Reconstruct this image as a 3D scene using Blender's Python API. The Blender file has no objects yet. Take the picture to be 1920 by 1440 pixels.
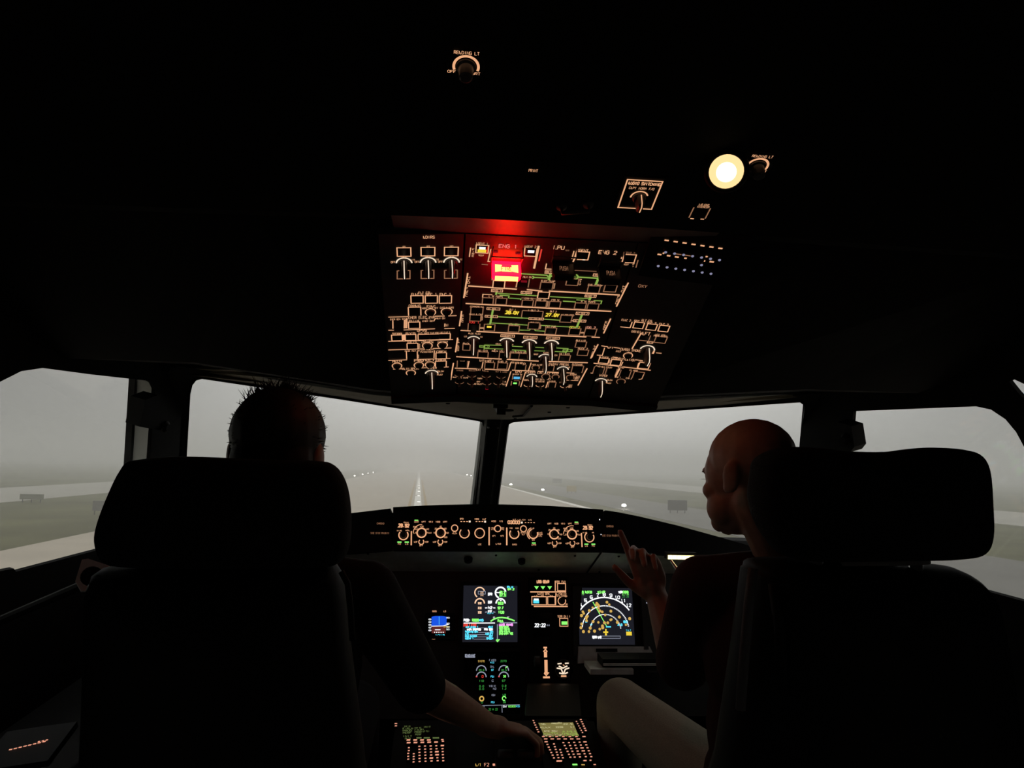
import bpy, bmesh, math, random
from mathutils import Vector, Matrix

# ------------------------------------------------------------------ camera, world, exposure
scene = bpy.context.scene
COL = scene.collection
random.seed(7)
FPX, YAW, PITCH, ROLL = 1330.0, math.radians(5.2), math.radians(6.6), math.radians(1.3)
EYE = Vector((-0.19, 0.0, 1.28))
FWD = Vector((math.sin(YAW) * math.cos(PITCH), math.cos(YAW) * math.cos(PITCH), math.sin(PITCH)))
_r0 = Vector((math.cos(YAW), -math.sin(YAW), 0))
_u0 = _r0.cross(FWD)
RIGHT = _r0 * math.cos(ROLL) + _u0 * math.sin(ROLL)
UP = RIGHT.cross(FWD)
cam_data = bpy.data.cameras.new('camera')
cam = bpy.data.objects.new('camera', cam_data)
COL.objects.link(cam)
cam_data.sensor_width = 36.0
cam_data.lens = FPX / 1920 * 36.0
cam_data.clip_start, cam_data.clip_end = 0.02, 6000
cam.matrix_world = Matrix(((RIGHT.x, UP.x, -FWD.x, EYE.x), (RIGHT.y, UP.y, -FWD.y, EYE.y), (RIGHT.z, UP.z, -FWD.z, EYE.z), (0, 0, 0, 1)))
scene.camera = cam
vs = scene.view_settings
vs.view_transform, vs.look, vs.gamma, vs.exposure = 'Standard', 'None', 1.0, 0.0
vs.use_curve_mapping = False
scene.cycles.max_bounces = 6
scene.cycles.volume_bounces = 5
scene.cycles.transparent_max_bounces = 24
scene.cycles.sample_clamp_indirect = 4.0

# overcast sky: dim at the horizon, brighter overhead, sides darkened to put lens vignetting into the sky
world = bpy.data.worlds.new('overcast_sky')
scene.world = world
world.use_nodes = True
wn, wl = world.node_tree.nodes, world.node_tree.links
bg = wn['Background']
SKY = 0.76


def wmath(op, a, b=None):
    n = wn.new('ShaderNodeMath')
    n.operation = op
    for k, v in enumerate((a, b)):
        if v is None:
            continue
        if isinstance(v, (int, float)):
            n.inputs[k].default_value = v
        else:
            wl.new(v, n.inputs[k])
    return n.outputs[0]


tc = wn.new('ShaderNodeTexCoord')
sx = wn.new('ShaderNodeSeparateXYZ')
wl.new(tc.outputs['Generated'], sx.inputs[0])
up_ = wmath('MAXIMUM', sx.outputs[2], 0.0)
cie = wmath('ADD', wmath('MULTIPLY', up_, 2.0), 1.0)
ahead = wmath('ADD', wmath('MULTIPLY', wmath('POWER', wmath('MAXIMUM', wmath('ADD', wmath('MULTIPLY', sx.outputs[1], .9903), wmath('MULTIPLY', sx.outputs[0], .1392)), 0.0), 9.0), 0.84), 0.16)
ahead = wmath('ADD', ahead, wmath('MULTIPLY', up_, 0.30))  # extra overhead brightness added to lift fog and ground
wl.new(wmath('MULTIPLY', wmath('MULTIPLY', cie, ahead), SKY), bg.inputs['Strength'])
bg.inputs['Color'].default_value = (1.0, 0.995, 0.965, 1)

# ------------------------------------------------------------------ materials


def mat(name, col, rough=0.6, metal=0.0, var=0.12, scale=40.0, bump=0.0, spec=0.5):
    m = bpy.data.materials.new(name)
    m.use_nodes = True
    n, l = m.node_tree.nodes, m.node_tree.links
    b = n['Principled BSDF']
    b.inputs['Roughness'].default_value = rough
    b.inputs['Metallic'].default_value = metal
    b.inputs['Specular IOR Level'].default_value = spec
    t = n.new('ShaderNodeTexCoord')
    z = n.new('ShaderNodeTexNoise')
    z.inputs['Scale'].default_value = scale
    z.inputs['Detail'].default_value = 4
    l.new(t.outputs['Object'], z.inputs['Vector'])
    r = n.new('ShaderNodeValToRGB')
    r.color_ramp.elements[0].position, r.color_ramp.elements[1].position = 0.3, 0.7
    r.color_ramp.elements[0].color = (*[c * (1 - var) for c in col], 1)
    r.color_ramp.elements[1].color = (*[min(1, c * (1 + var)) for c in col], 1)
    l.new(z.outputs['Fac'], r.inputs['Fac'])
    l.new(r.outputs['Color'], b.inputs['Base Color'])
    if bump:
        bp = n.new('ShaderNodeBump')
        bp.inputs['Strength'].default_value = bump
        bp.inputs['Distance'].default_value = 0.002
        l.new(z.outputs['Fac'], bp.inputs['Height'])
        l.new(bp.outputs['Normal'], b.inputs['Normal'])
    return m


def glow(name, col, strength=1.0, sample=False):
    m = bpy.data.materials.new(name)
    m.use_nodes = True
    n, l = m.node_tree.nodes, m.node_tree.links
    for x in list(n):
        n.remove(x)
    o = n.new('ShaderNodeOutputMaterial')
    e = n.new('ShaderNodeEmission')
    e.inputs['Color'].default_value = (*col, 1)
    e.inputs['Strength'].default_value = strength
    l.new(e.outputs[0], o.inputs['Surface'])
    try:
        m.cycles.emission_sampling = 'FRONT_BACK' if sample else 'NONE'
    except Exception:
        pass
    return m


MT = dict(
    black=mat('black_panel_paint', (.008, .008, .008), .6, spec=.2),
    paint=mat('grey_overhead_paint', (.065, .068, .07), .5, spec=.3),
    housing=mat('dark_housing_plastic', (.010, .010, .0095), .7, spec=.25),
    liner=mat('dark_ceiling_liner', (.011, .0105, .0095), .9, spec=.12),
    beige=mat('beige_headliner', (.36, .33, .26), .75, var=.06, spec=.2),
    wall=mat('dark_wall_lining', (.014, .014, .0135), .85, spec=.15),
    floor=mat('dark_carpet', (.012, .012, .013), .95, bump=.4, scale=300, spec=.1),
    frame=mat('dark_window_frame', (.03, .03, .03), .5, spec=.3),
    greyframe=mat('grey_window_frame', (.5, .51, .5), .5),
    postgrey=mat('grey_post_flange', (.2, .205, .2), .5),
    rubber=mat('black_rubber', (.010, .010, .010), .75, spec=.15),
    knob=mat('knob_plastic', (.05, .048, .046), .4),
    button=mat('button_cap', (.006, .006, .006), .35),
    panelgrey=mat('grey_instrument_panel', (.68, .70, .68), .35),
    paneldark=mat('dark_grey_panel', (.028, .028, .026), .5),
    cover=mat('black_seat_cover', (.011, .011, .012), .9, bump=.6, scale=500, spec=.2),
    vinyl=mat('black_seat_vinyl', (.010, .010, .011), .62, bump=.2, scale=200, spec=.2),
    strap=mat('grey_strap', (.17, .165, .175), .8, bump=.5, scale=600),
    metal=mat('brushed_metal', (.45, .45, .44), .35, .9),
    skin=mat('skin', (.48, .27, .19), .5, var=.08, scale=60, bump=.15),
    hair=mat('dark_brown_hair', (.022, .015, .009), .6),
    shirt=mat('dark_shirt', (.02, .018, .018), .9, bump=.4, scale=250, spec=.1),
    shirt2=mat('dark_red_shirt', (.06, .028, .026), .9, bump=.4, scale=250, spec=.1),
    trousers=mat('beige_trousers', (.42, .38, .29), .9, bump=.5, scale=300, spec=.1),
    darktrousers=mat('black_trousers', (.015, .015, .018), .9, spec=.1),
    shoe=mat('black_leather', (.015, .014, .013), .35),
    eye=mat('eye_white', (.7, .68, .65), .2),
    screen=mat('display_glass', (.004, .004, .005), .15),
    amber=glow('lit_amber_legend', (1.0, .50, .26), .85),
    amberdim=glow('dim_amber_legend', (1.0, .46, .24), .28),
    warm=glow('lit_warm_white', (1.0, .80, .60), .95),
    keyglow=glow('lit_key_legend', (1.0, .42, .27), .85),
    lime=glow('lit_green_line', (.42, .66, .12), .62),
    green=glow('green_symbol', (.25, 1.0, .16), 1.2),
    dgreen=glow('dim_green_symbol', (.08, .55, .10), .6),
    white=glow('white_symbol', (.95, .97, 1.0), 1.25),
    dwhite=glow('dim_white_symbol', (.7, .75, .95), .4),
    cyan=glow('cyan_symbol', (.10, .72, .95), 1.15),
    magenta=glow('magenta_symbol', (1.0, .35, .9), 1.1),
    redsym=glow('red_symbol', (1.0, .06, .04), .8),
    engred=glow('lit_red_legend', (1.0, .22, .20), 1.0),
    peach=glow('peach_symbol', (1.0, .62, .40), 1.05),
    yellow=glow('yellow_symbol', (1.0, .72, .06), .9),
    gold=glow('gold_symbol', (.85, .52, .12), .8),
    blue=glow('blue_sky_symbol', (.012, .10, .85), .9),
    brown=glow('brown_ground_symbol', (.13, .025, .022), .9),
    scrdark=glow('dark_screen_glow', (.012, .0125, .018), 1.0, True),
    scrgreen=glow('green_screen_glow', (.3, .55, .42), .10, True),
    litwhite=glow('lit_white_lamp', (.9, .95, 1.0), 1.2),
    litblue=glow('lit_blue_lamp', (.12, .55, .95), .9),
    litred=glow('dim_red_lamp', (.35, .008, .02), .5),
    centrelight=glow('centreline_light_glow', (1.0, .96, .85), 5.0, False),
    firecore=glow('fire_handle_core', (1.0, .50, .11), 3.0, True),
    firered=glow('fire_handle_red', (1.0, .0003, .0010), 95.0, True),
    fireside=glow('fire_handle_red_rim', (1.0, .001, .008), 14.0, True),
    lamp=glow('reading_lamp_lens', (1.0, .66, .30), 1.25, True),
    lampcore=glow('reading_lamp_core', (1.0, .84, .55), 2.2, True),
    led=glow('strip_lamp_led', (1.0, .80, .36), 3.2, True),
    ledside=glow('strip_lamp_end', (1.0, .62, .36), .55, True),
    edgelight=glow('runway_light_glow', (1.0, .95, .82), 28.0, False),
    greenpanel=glow('mcdu_screen_glow', (.36, .31, .10), .55, True),
)


def glass_mat():
    m = bpy.data.materials.new('window_glass')
    m.use_nodes = True
    n, l = m.node_tree.nodes, m.node_tree.links
    for x in list(n):
        n.remove(x)
    o = n.new('ShaderNodeOutputMaterial')
    t = n.new('ShaderNodeBsdfTransparent')
    t.inputs[0].default_value = (.985, .99, .985, 1)
    g = n.new('ShaderNodeBsdfGlossy')
    g.inputs['Roughness'].default_value = .02
    w = n.new('ShaderNodeLayerWeight')
    w.inputs[0].default_value = .5
    f5 = n.new('ShaderNodeMath')
    f5.operation = 'POWER'
    f5.inputs[1].default_value = 5
    l.new(w.outputs['Facing'], f5.inputs[0])
    f = n.new('ShaderNodeMath')
    f.operation = 'MULTIPLY_ADD'
    f.inputs[1].default_value, f.inputs[2].default_value = .6, .035
    l.new(f5.outputs[0], f.inputs[0])
    x = n.new('ShaderNodeMixShader')
    l.new(f.outputs[0], x.inputs[0])
    l.new(t.outputs[0], x.inputs[1])
    l.new(g.outputs[0], x.inputs[2])
    l.new(x.outputs[0], o.inputs['Surface'])
    return m


MT['glass'] = glass_mat()


def translucent_strip_mat():  # added sheet that passes sky light so window edges show grey
    m = bpy.data.materials.new('added_grey_translucent')
    m.use_nodes = True
    n, l = m.node_tree.nodes, m.node_tree.links
    b = n['Principled BSDF']
    b.inputs['Base Color'].default_value = (.2, .2, .18, 1)
    t = n.new('ShaderNodeBsdfTranslucent')
    t.inputs[0].default_value = (.30, .30, .275, 1)
    x = n.new('ShaderNodeMixShader')
    x.inputs[0].default_value = .75
    l.new(b.outputs[0], x.inputs[1])
    l.new(t.outputs[0], x.inputs[2])
    l.new(x.outputs[0], n['Material Output'].inputs['Surface'])
    return m


MT['translucent_strip'] = translucent_strip_mat()

# ------------------------------------------------------------------ mesh helpers


class MB:
    def __init__(self):
        self.v, self.f, self.m, self.cur = [], [], [], 0

    def poly(self, pts):
        b = len(self.v)
        self.v += [tuple(p) for p in pts]
        self.f.append(tuple(range(b, b + len(pts))))
        self.m.append(self.cur)

    def grid(self, rows, close_u=False, close_v=False, cap=False):
        b = len(self.v)
        R, Cn = len(rows), len(rows[0])
        for r in rows:
            self.v += [tuple(p) for p in r]
        for i in range(R if close_v else R - 1):
            for j in range(Cn if close_u else Cn - 1):
                i2, j2 = (i + 1) % R, (j + 1) % Cn
                self.f.append((b + i * Cn + j, b + i * Cn + j2, b + i2 * Cn + j2, b + i2 * Cn + j))
                self.m.append(self.cur)
        if cap:
            self.f.append(tuple(b + j for j in range(Cn))[::-1])
            self.f.append(tuple(b + (R - 1) * Cn + j for j in range(Cn)))
            self.m += [self.cur] * 2

    def box(self, c, X, Y, Z):
        """c centre; X, Y, Z half-extent vectors"""
        c, X, Y, Z = Vector(c), Vector(X), Vector(Y), Vector(Z)
        b = len(self.v)
        for k in (-1, 1):
            for j in (-1, 1):
                for i in (-1, 1):
                    self.v.append(tuple(c + X * i + Y * j + Z * k))
        for q in ((0, 2, 3, 1), (4, 5, 7, 6), (0, 1, 5, 4), (2, 6, 7, 3), (0, 4, 6, 2), (1, 3, 7, 5)):
            self.f.append(tuple(b + i for i in q))
            self.m.append(self.cur)

    def abox(self, x0, x1, y0, y1, z0, z1):
        self.box(((x0 + x1) / 2, (y0 + y1) / 2, (z0 + z1) / 2), ((x1 - x0) / 2, 0, 0), (0, (y1 - y0) / 2, 0), (0, 0, (z1 - z0) / 2))

    def tube(self, pts, r, n=8, r2=None):
        pts = [Vector(p) for p in pts]
        rows = []
        for i, p in enumerate(pts):
            d = (pts[min(i + 1, len(pts) - 1)] - pts[max(i - 1, 0)]).normalized()
            a = d.orthogonal().normalized() if i == 0 else (a - d * a.dot(d)).normalized()
            bb = d.cross(a)
            rr = r if r2 is None else r + (r2 - r) * i / (len(pts) - 1)
            rows.append([p + (a * math.cos(t) + bb * math.sin(t)) * rr for t in [2 * math.pi * k / n for k in range(n)]])
        self.grid(rows, close_u=True, cap=True)

    def lathe(self, o, ax, prof, n=20, cap=True):
        """prof: list of (radius, height along ax)"""
        o, ax = Vector(o), Vector(ax).normalized()
        a = ax.orthogonal().normalized()
        b = ax.cross(a)
        self.grid([[o + ax * h + (a * math.cos(t) + b * math.sin(t)) * r for t in [2 * math.pi * k / n for k in range(n)]] for r, h in prof], close_u=True, cap=cap)

    def build(self, name, material, parent=None, smooth=False, **props):
        me = bpy.data.meshes.new(name)
        me.from_pydata(self.v, [], self.f)
        for mm in (material if isinstance(material, (list, tuple)) else [material]):
            me.materials.append(MT[mm] if isinstance(mm, str) else mm)
        me.polygons.foreach_set('material_index', self.m)
        if smooth:
            me.polygons.foreach_set('use_smooth', [True] * len(me.polygons))
        me.update()
        return link(name, me, parent, **props)


def link(name, data, parent=None, **props):
    o = bpy.data.objects.new(name, data)
    COL.objects.link(o)
    o.parent = parent
    if parent is not None:      # meshes are written in world space: undo the parent's own placement
        o.matrix_parent_inverse = Matrix.Translation(-parent.location)
    for k, v in props.items():
        o[k] = v
    return o


def thing(name, label, cat, loc=(0, 0, 0), group=None, kind=None):
    o = bpy.data.objects.new(name, None)
    COL.objects.link(o)
    o.location = loc
    o.empty_display_size = .05
    o['label'], o['category'] = label, cat
    if group:
        o['group'] = group
    if kind:
        o['kind'] = kind
    return o


def ray(px, py):
    return RIGHT * ((px - 960) / FPX) + UP * ((720 - py) / FPX) + FWD


class Frame:
    """a real panel plane: origin, right axis U, up axis V, outward normal N"""

    def __init__(s, O, U, V):
        s.O, s.U, s.V = Vector(O), Vector(U).normalized(), Vector(V).normalized()
        s.N = s.U.cross(s.V)

    def uv(s, px, py):
        d = ray(px, py)
        p = EYE + d * ((s.O - EYE).dot(s.N) / d.dot(s.N)) - s.O
        return p.dot(s.U), p.dot(s.V)

    def at(s, u, v, h=0.0):
        return s.O + s.U * u + s.V * v + s.N * h

    def pt(s, px, py, h=0.0):
        u, v = s.uv(px, py)
        return s.at(u, v, h)


def ribbon(mb, fr, pts, w, h, closed=False):
    """flat printed line on a panel; pts are (u, v)"""
    n = len(pts)
    L, Rr = [], []
    for i in range(n):
        a = pts[(i - 1) % n] if (closed or i > 0) else pts[i]
        c = pts[(i + 1) % n] if (closed or i < n - 1) else pts[i]
        b = pts[i]
        d1 = Vector((b[0] - a[0], b[1] - a[1]))
        d2 = Vector((c[0] - b[0], c[1] - b[1]))
        if d1.length < 1e-9:
            d1 = d2
        if d2.length < 1e-9:
            d2 = d1
        d1.normalize()
        d2.normalize()
        t = d1 + d2
        if t.length < .3:
            t = d2.copy()
        t.normalize()
        k = 1 / max(.5, t.dot(d2))
        nx, ny = -t.y * w / 2 * k, t.x * w / 2 * k
        L.append(fr.at(b[0] + nx, b[1] + ny, h))
        Rr.append(fr.at(b[0] - nx, b[1] - ny, h))
    m = n if closed else n - 1
    for i in range(m):
        j = (i + 1) % n
        mb.poly((Rr[i], Rr[j], L[j], L[i]))


def arcpts(c, r, a0, a1, n=20, ry=None):
    ry = r if ry is None else ry
    return [(c[0] + r * math.cos(math.radians(a0 + (a1 - a0) * k / n)), c[1] + ry * math.sin(math.radians(a0 + (a1 - a0) * k / n))) for k in range(n + 1)]


GL = {}
for _l in """A 00,06,20,40;12,32
B 00,06,36,45,44,33,03;33,42,41,30,00
C 45,36,16,05,01,10,30,41
D 00,06,26,45,41,20,00
E 46,06,00,40;03,33
F 46,06,00;03,33
G 45,36,16,05,01,10,30,41,43,23
H 00,06;40,46;03,43
I 20,26
J 46,41,30,10,01
K 00,06;46,03,40
L 06,00,40
M 00,06,23,46,40
N 00,06,40,46
O 10,01,05,16,36,45,41,30,10
P 00,06,36,45,44,33,03
Q 10,01,05,16,36,45,41,30,10;22,40
R 00,06,36,45,44,33,03;23,40
S 45,36,16,05,04,13,33,42,41,30,10,01
T 06,46;26,20
U 06,01,10,30,41,46
V 06,20,46
W 06,10,23,30,46
X 00,46;06,40
Y 06,23,46;23,20
Z 06,46,00,40
0 10,01,05,16,36,45,41,30,10
1 15,26,20
2 05,16,36,45,44,00,40
3 05,16,36,45,44,33,42,41,30,10,01;13,33
4 30,36,02,42
5 46,06,03,33,42,41,30,10,01
6 45,36,16,05,01,10,30,41,42,33,03
7 06,46,10
8 13,04,05,16,36,45,44,33,13,02,01,10,30,41,42,33
9 01,10,30,41,45,36,16,05,04,13,43
/ 00,46
- 13,33
. 20,21
: 21,22;24,25
& 40,05,16,25,02,01,10,20,42
+ 13,33;22,24""".split('\n'):
    GL[_l[0]] = [[(int(p[0]), int(p[1])) for p in s.split(',')] for s in _l[2:].split(';')]


def text(mb, fr, s, u, v, w, hgt, h, lw=None, vertical=False):
    """stroke lettering centred at (u, v); w = full width of the word"""
    n = len(s)
    if vertical:
        for i, ch in enumerate(s):
            text(mb, fr, ch, u, v + (n / 2 - .5 - i) * hgt * 1.35, w, hgt, h, lw)
        return
    cw = w / (n - .25)
    g = cw * .75
    lw = lw or min(hgt * .17, g * .26)
    for i, ch in enumerate(s):
        for st in GL.get(ch.upper(), []):
            ribbon(mb, fr, [(u - w / 2 + i * cw + p[0] / 4 * g, v - hgt / 2 + p[1] / 6 * hgt) for p in st], lw, h)


def zoom(x0, y0, k):
    return lambda x, y: (x0 + x / k, y0 + y / k)


class Panel:
    """collects the lit print of a panel and builds its switches as parts"""

    def __init__(s, fr, parent, lw=.0022):
        s.fr, s.parent, s.lw, s.leg = fr, parent, lw, {}
        s.z = lambda x, y: (x, y)
        s.k = 1.0
        s.h = .0012

    def setz(s, x0, y0, k):
        s.z, s.k = zoom(x0, y0, k), k

    def mb(s, m):
        return s.leg.setdefault(m, MB())

    def uv(s, x, y):
        return s.fr.uv(*s.z(x, y))

    def size(s, x, y, w, h):
        a, b = s.uv(x - w / 2, y), s.uv(x + w / 2, y)
        c, d = s.uv(x, y - h / 2), s.uv(x, y + h / 2)
        return b[0] - a[0], c[1] - d[1]

    def line(s, *pts, m='amber', w=None):
        ribbon(s.mb(m), s.fr, [s.uv(*p) for p in pts], w or s.lw, s.h)

    def txt(s, t, x, y, w, h, m='amber', vertical=False, lw=None):
        u, v = s.uv(x, y)
        a, b = s.size(x, y, w, h)
        text(s.mb(m), s.fr, t, u, v, a, b, s.h, lw, vertical)

    def bar(s, x, y, w, h, m):
        u, v = s.uv(x, y)
        a, b = s.size(x, y, w, h)
        f = s.fr
        s.mb(m).poly([f.at(u - a / 2, v - b / 2, s.h + .0003), f.at(u + a / 2, v - b / 2, s.h + .0003), f.at(u + a / 2, v + b / 2, s.h + .0003), f.at(u - a / 2, v + b / 2, s.h + .0003)])

    def frame(s, x, y, w, h, m='amber', lw=None):
        u, v = s.uv(x, y)
        a, b = s.size(x, y, w, h)
        ribbon(s.mb(m), s.fr, [(u - a / 2, v - b / 2), (u + a / 2, v - b / 2), (u + a / 2, v + b / 2), (u - a / 2, v + b / 2)], lw or s.lw, s.h, True)

    def tag(s, t, x, y, w, h, m='amber'):
        s.frame(x, y, w, h, m, s.lw * .6)
        s.txt(t, x, y, w * .8, h * .62, m)

    def button(s, x, y, w, h, label=None, m='amberdim', lit=None, sides='ltrb', lm='amber', proud=.0022, name='push_button'):
        """square push-button: cap + lit outline (sub-part) (+ lit lamp windows)"""
        u, v = s.uv(x, y)
        a, b = s.size(x, y, w, h)
        f = s.fr
        cap = MB()
        i, t = s.lw * .7, proud
        base = [(u - a / 2 + i, v - b / 2 + i), (u + a / 2 - i, v - b / 2 + i), (u + a / 2 - i, v + b / 2 - i), (u - a / 2 + i, v + b / 2 - i)]
        j = min(a, b) * .08
        top = [(u - a / 2 + i + j, v - b / 2 + i + j), (u + a / 2 - i - j, v - b / 2 + i + j), (u + a / 2 - i - j, v + b / 2 - i - j), (u - a / 2 + i + j, v + b / 2 - i - j)]
        cap.grid([[f.at(*p, -.002) for p in base], [f.at(*p, t * .75) for p in base], [f.at(*p, t) for p in top]], close_u=True, cap=True)
        o = cap.build(name, 'button', s.parent)
        fm = MB()
        c = dict(l=((u - a / 2, v - b / 2), (u - a / 2, v + b / 2)), r=((u + a / 2, v - b / 2), (u + a / 2, v + b / 2)), t=((u - a / 2, v + b / 2), (u + a / 2, v + b / 2)), b=((u - a / 2, v - b / 2), (u + a / 2, v - b / 2)))
        if sides == 'ltrb':
            ribbon(fm, f, [(u - a / 2, v - b / 2), (u + a / 2, v - b / 2), (u + a / 2, v + b / 2), (u - a / 2, v + b / 2)], s.lw, s.h, True)
        else:
            for k in sides:
                ribbon(fm, f, c[k], s.lw, s.h)
        lo = fm.build('lit_outline', m, o)
        if sides != 'ltrb':
            lo['kind'] = 'stuff'
        if lit:
            for (dx, dy, lw_, lh_, lm_) in lit:
                uu, vv = s.uv(x + dx, y + dy)
                aa, bb = s.size(x + dx, y + dy, lw_, lh_)
                q = MB()
                q.poly([f.at(uu - aa / 2, vv - bb / 2, t + .0004), f.at(uu + aa / 2, vv - bb / 2, t + .0004), f.at(uu + aa / 2, vv + bb / 2, t + .0004), f.at(uu - aa / 2, vv + bb / 2, t + .0004)])
                q.build('lamp_window', lm_, o)
        if label:
            hh = .3 * min(h, w * .6)
            s.txt(label, x, y - h / 2 - hh * .62, w * .92, hh, lm)
        return o

    def round_button(s, x, y, r, label=None, m='amber', lw=None):
        u, v = s.uv(x, y)
        a, _ = s.size(x, y, 2 * r, r)
        f = s.fr
        q = MB()
        q.lathe(f.at(u, v, -.002), f.N, [(a / 2 * .82, 0), (a / 2 * .82, .006), (a / 2 * .7, .008)], 18)
        o = q.build('round_button', 'button', s.parent)
        g = MB()
        ribbon(g, f, arcpts((u, v), a / 2, 0, 345, 22), lw or s.lw, s.h, True)
        g.build('lit_ring', m, o)
        if label:
            s.txt(label, x, y - r * .95, r * 1.9, r * .42)
        return o

    def selector(s, x, y, r, tall=.028, a0=15, a1=165, m='warm', wide=None, turn=0, name='selector_knob', pm='warm'):
        """rotary selector with a grip bar, white arc behind it and lit pointer line"""
        u, v = s.uv(x, y)
        a, _ = s.size(x, y, 2 * r, r)
        R = a / 2
        f = s.fr
        q = MB()
        q.lathe(f.at(u, v, -.002), f.N, [(R * .86, 0), (R * .86, .006), (R * .7, .010)], 20)
        ct, st = math.cos(math.radians(turn)), math.sin(math.radians(turn))
        D = f.V * ct + f.U * st
        E2 = f.U * ct - f.V * st
        # grip: bar that narrows away from the panel
        c = f.at(u, v, .006)
        rows = []
        for k, hh in ((1.0, 0), (.9, tall * .8), (.6, tall)):
            rows.append([c + f.N * hh + E2 * (sx_ * R * .42 * k) + D * (sy_ * R * .86 * k) for sx_, sy_ in ((-1, -.7), (-.6, -1), (.6, -1), (1, -.7), (1, .7), (.6, 1), (-.6, 1), (-1, .7))])
        q.grid(rows, close_u=True, cap=True)
        o = q.build(name, 'knob', s.parent)
        if a1 > a0:
            g = MB()
            ribbon(g, f, arcpts((u, v), R * 1.06, a0, a1, 18), R * .2, s.h)
            g.build('lit_arc', m, o)
        p = MB()
        w = R * .07
        e = c + D * (R * .86 + .0006)
        t = c + f.N * tall * .8 + D * (R * .86 * .9 + .0006)
        t2 = c + f.N * (tall + .0006) + D * (R * .5)
        t3 = c + f.N * (tall + .0006) - D * (R * .45)
        for A, B in ((e, t), (t, t2), (t2, t3)):
            p.poly([A - E2 * w, A + E2 * w, B + E2 * w, B - E2 * w])
        p.build('pointer', pm, o)
        return o

    def dial(s, x, y, r, tall=.016, gap=None, m='amber', lw=None, name='selector_knob'):
        """round knob inside a lit ring (gap: (start, end) in degrees)"""
        u, v = s.uv(x, y)
        a, _ = s.size(x, y, 2 * r, r)
        R, f = a / 2, s.fr
        q = MB()
        prof = [(R * .80, 0), (R * .80, tall * .3), (R * .66, tall * .35), (R * .62, tall), (R * .5, tall * 1.08)]
        q.lathe(f.at(u, v, -.001), f.N, prof, 20)
        o = q.build(name, 'knob', s.parent)
        g = MB()
        if gap:
            ribbon(g, f, arcpts((u, v), R, gap[1], gap[0] + 360, 26), lw or s.lw, s.h)
        else:
            ribbon(g, f, arcpts((u, v), R, 0, 348, 28), lw or s.lw, s.h, True)
        g.build('lit_ring', m, o)
        return o

    def toggle(s, x, y, r, m='amberdim', lean=.4):
        u, v = s.uv(x, y)
        a, _ = s.size(x, y, 2 * r, r)
        R, f = a / 2, s.fr
        q = MB()
        q.lathe(f.at(u, v, -.001), f.N, [(R * .7, 0), (R * .7, .003), (R * .4, .005)], 14)
        d = (f.N + f.V * lean).normalized()
        q.lathe(f.at(u, v, .003), d, [(R * .22, 0), (R * .3, .018), (R * .34, .022), (R * .2, .025)], 10)
        o = q.build('toggle_switch', 'knob', s.parent)
        g = MB()
        ribbon(g, f, arcpts((u, v), R, 200, 340 + 0, 12), s.lw * .6, s.h)
        g.build('lit_arc', m, o)
        return o

    def finish(s, name='lit_legend'):
        for m, b in s.leg.items():
            o = b.build(name, m, s.parent)
            o['kind'] = 'stuff'
        s.leg = {}


def plate(fr, u0, u1, v0, v1, t, name, m, parent, h=0.0):
    b = MB()
    b.box(fr.at((u0 + u1) / 2, (v0 + v1) / 2, h - t / 2), fr.U * ((u1 - u0) / 2), fr.V * ((v1 - v0) / 2), fr.N * (t / 2))
    return b.build(name, m, parent)


def holed_multi(outer, inners, n, t, name, m, parent):
    """flat wall sheet with openings (coplanar 3D loops), thickened along n"""
    from mathutils.geometry import tessellate_polygon
    n = Vector(n).normalized()
    e1 = (outer[1] - outer[0]).normalized()
    e2 = n.cross(e1)
    loops = [outer] + inners
    flat = [[Vector((p.dot(e1), p.dot(e2), 0)) for p in lp] for lp in loops]
    tris = tessellate_polygon(flat)
    pts = [p for lp in loops for p in lp]
    off, N = n * t, len(pts)
    b = MB()
    b.v = [tuple(p) for p in pts] + [tuple(p + off) for p in pts]
    for q in tris:
        b.f += [tuple(q), tuple(i + N for i in q)[::-1]]
    k = 0
    for lp in loops:
        c = len(lp)
        b.f += [(k + i, k + (i + 1) % c, N + k + (i + 1) % c, N + k + i) for i in range(c)]
        k += c
    b.m = [0] * len(b.f)
    o = b.build(name, m, parent)
    bm = bmesh.new()
    bm.from_mesh(o.data)
    bmesh.ops.recalc_face_normals(bm, faces=bm.faces[:])
    bm.to_mesh(o.data)
    bm.free()
    return o


def prism(loop, n, t, name, m, parent, **kw):
    b = MB()
    off = Vector(n).normalized() * t
    L = [Vector(p) for p in loop]
    b.grid([L, [p + off for p in L]], close_u=True, cap=True)
    return b.build(name, m, parent, **kw)


def setting(o, label, cat, kind='structure'):
    o['label'], o['category'], o['kind'] = label, cat, kind
    return o

# ------------------------------------------------------------------ outside: airfield in fog
GZ = EYE.z - 5.0
HA = math.radians(-2.05)
HD, LT = Vector((math.sin(HA), math.cos(HA), 0)), Vector((math.cos(HA), -math.sin(HA), 0))


def G(along, lat, h=0.0):
    p = Vector((EYE.x, EYE.y, 0)) + HD * along + LT * lat
    return Vector((p.x, p.y, GZ + h))


def slab(a0, a1, l0, l1, top, name, m, parent=None, thick=.04):
    b = MB()
    L = [G(a0, l0, top), G(a0, l1, top), G(a1, l1, top), G(a1, l0, top)]
    b.grid([[p - Vector((0, 0, thick)) for p in L], L], close_u=True, cap=True)
    return b.build(name, m, parent)


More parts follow.
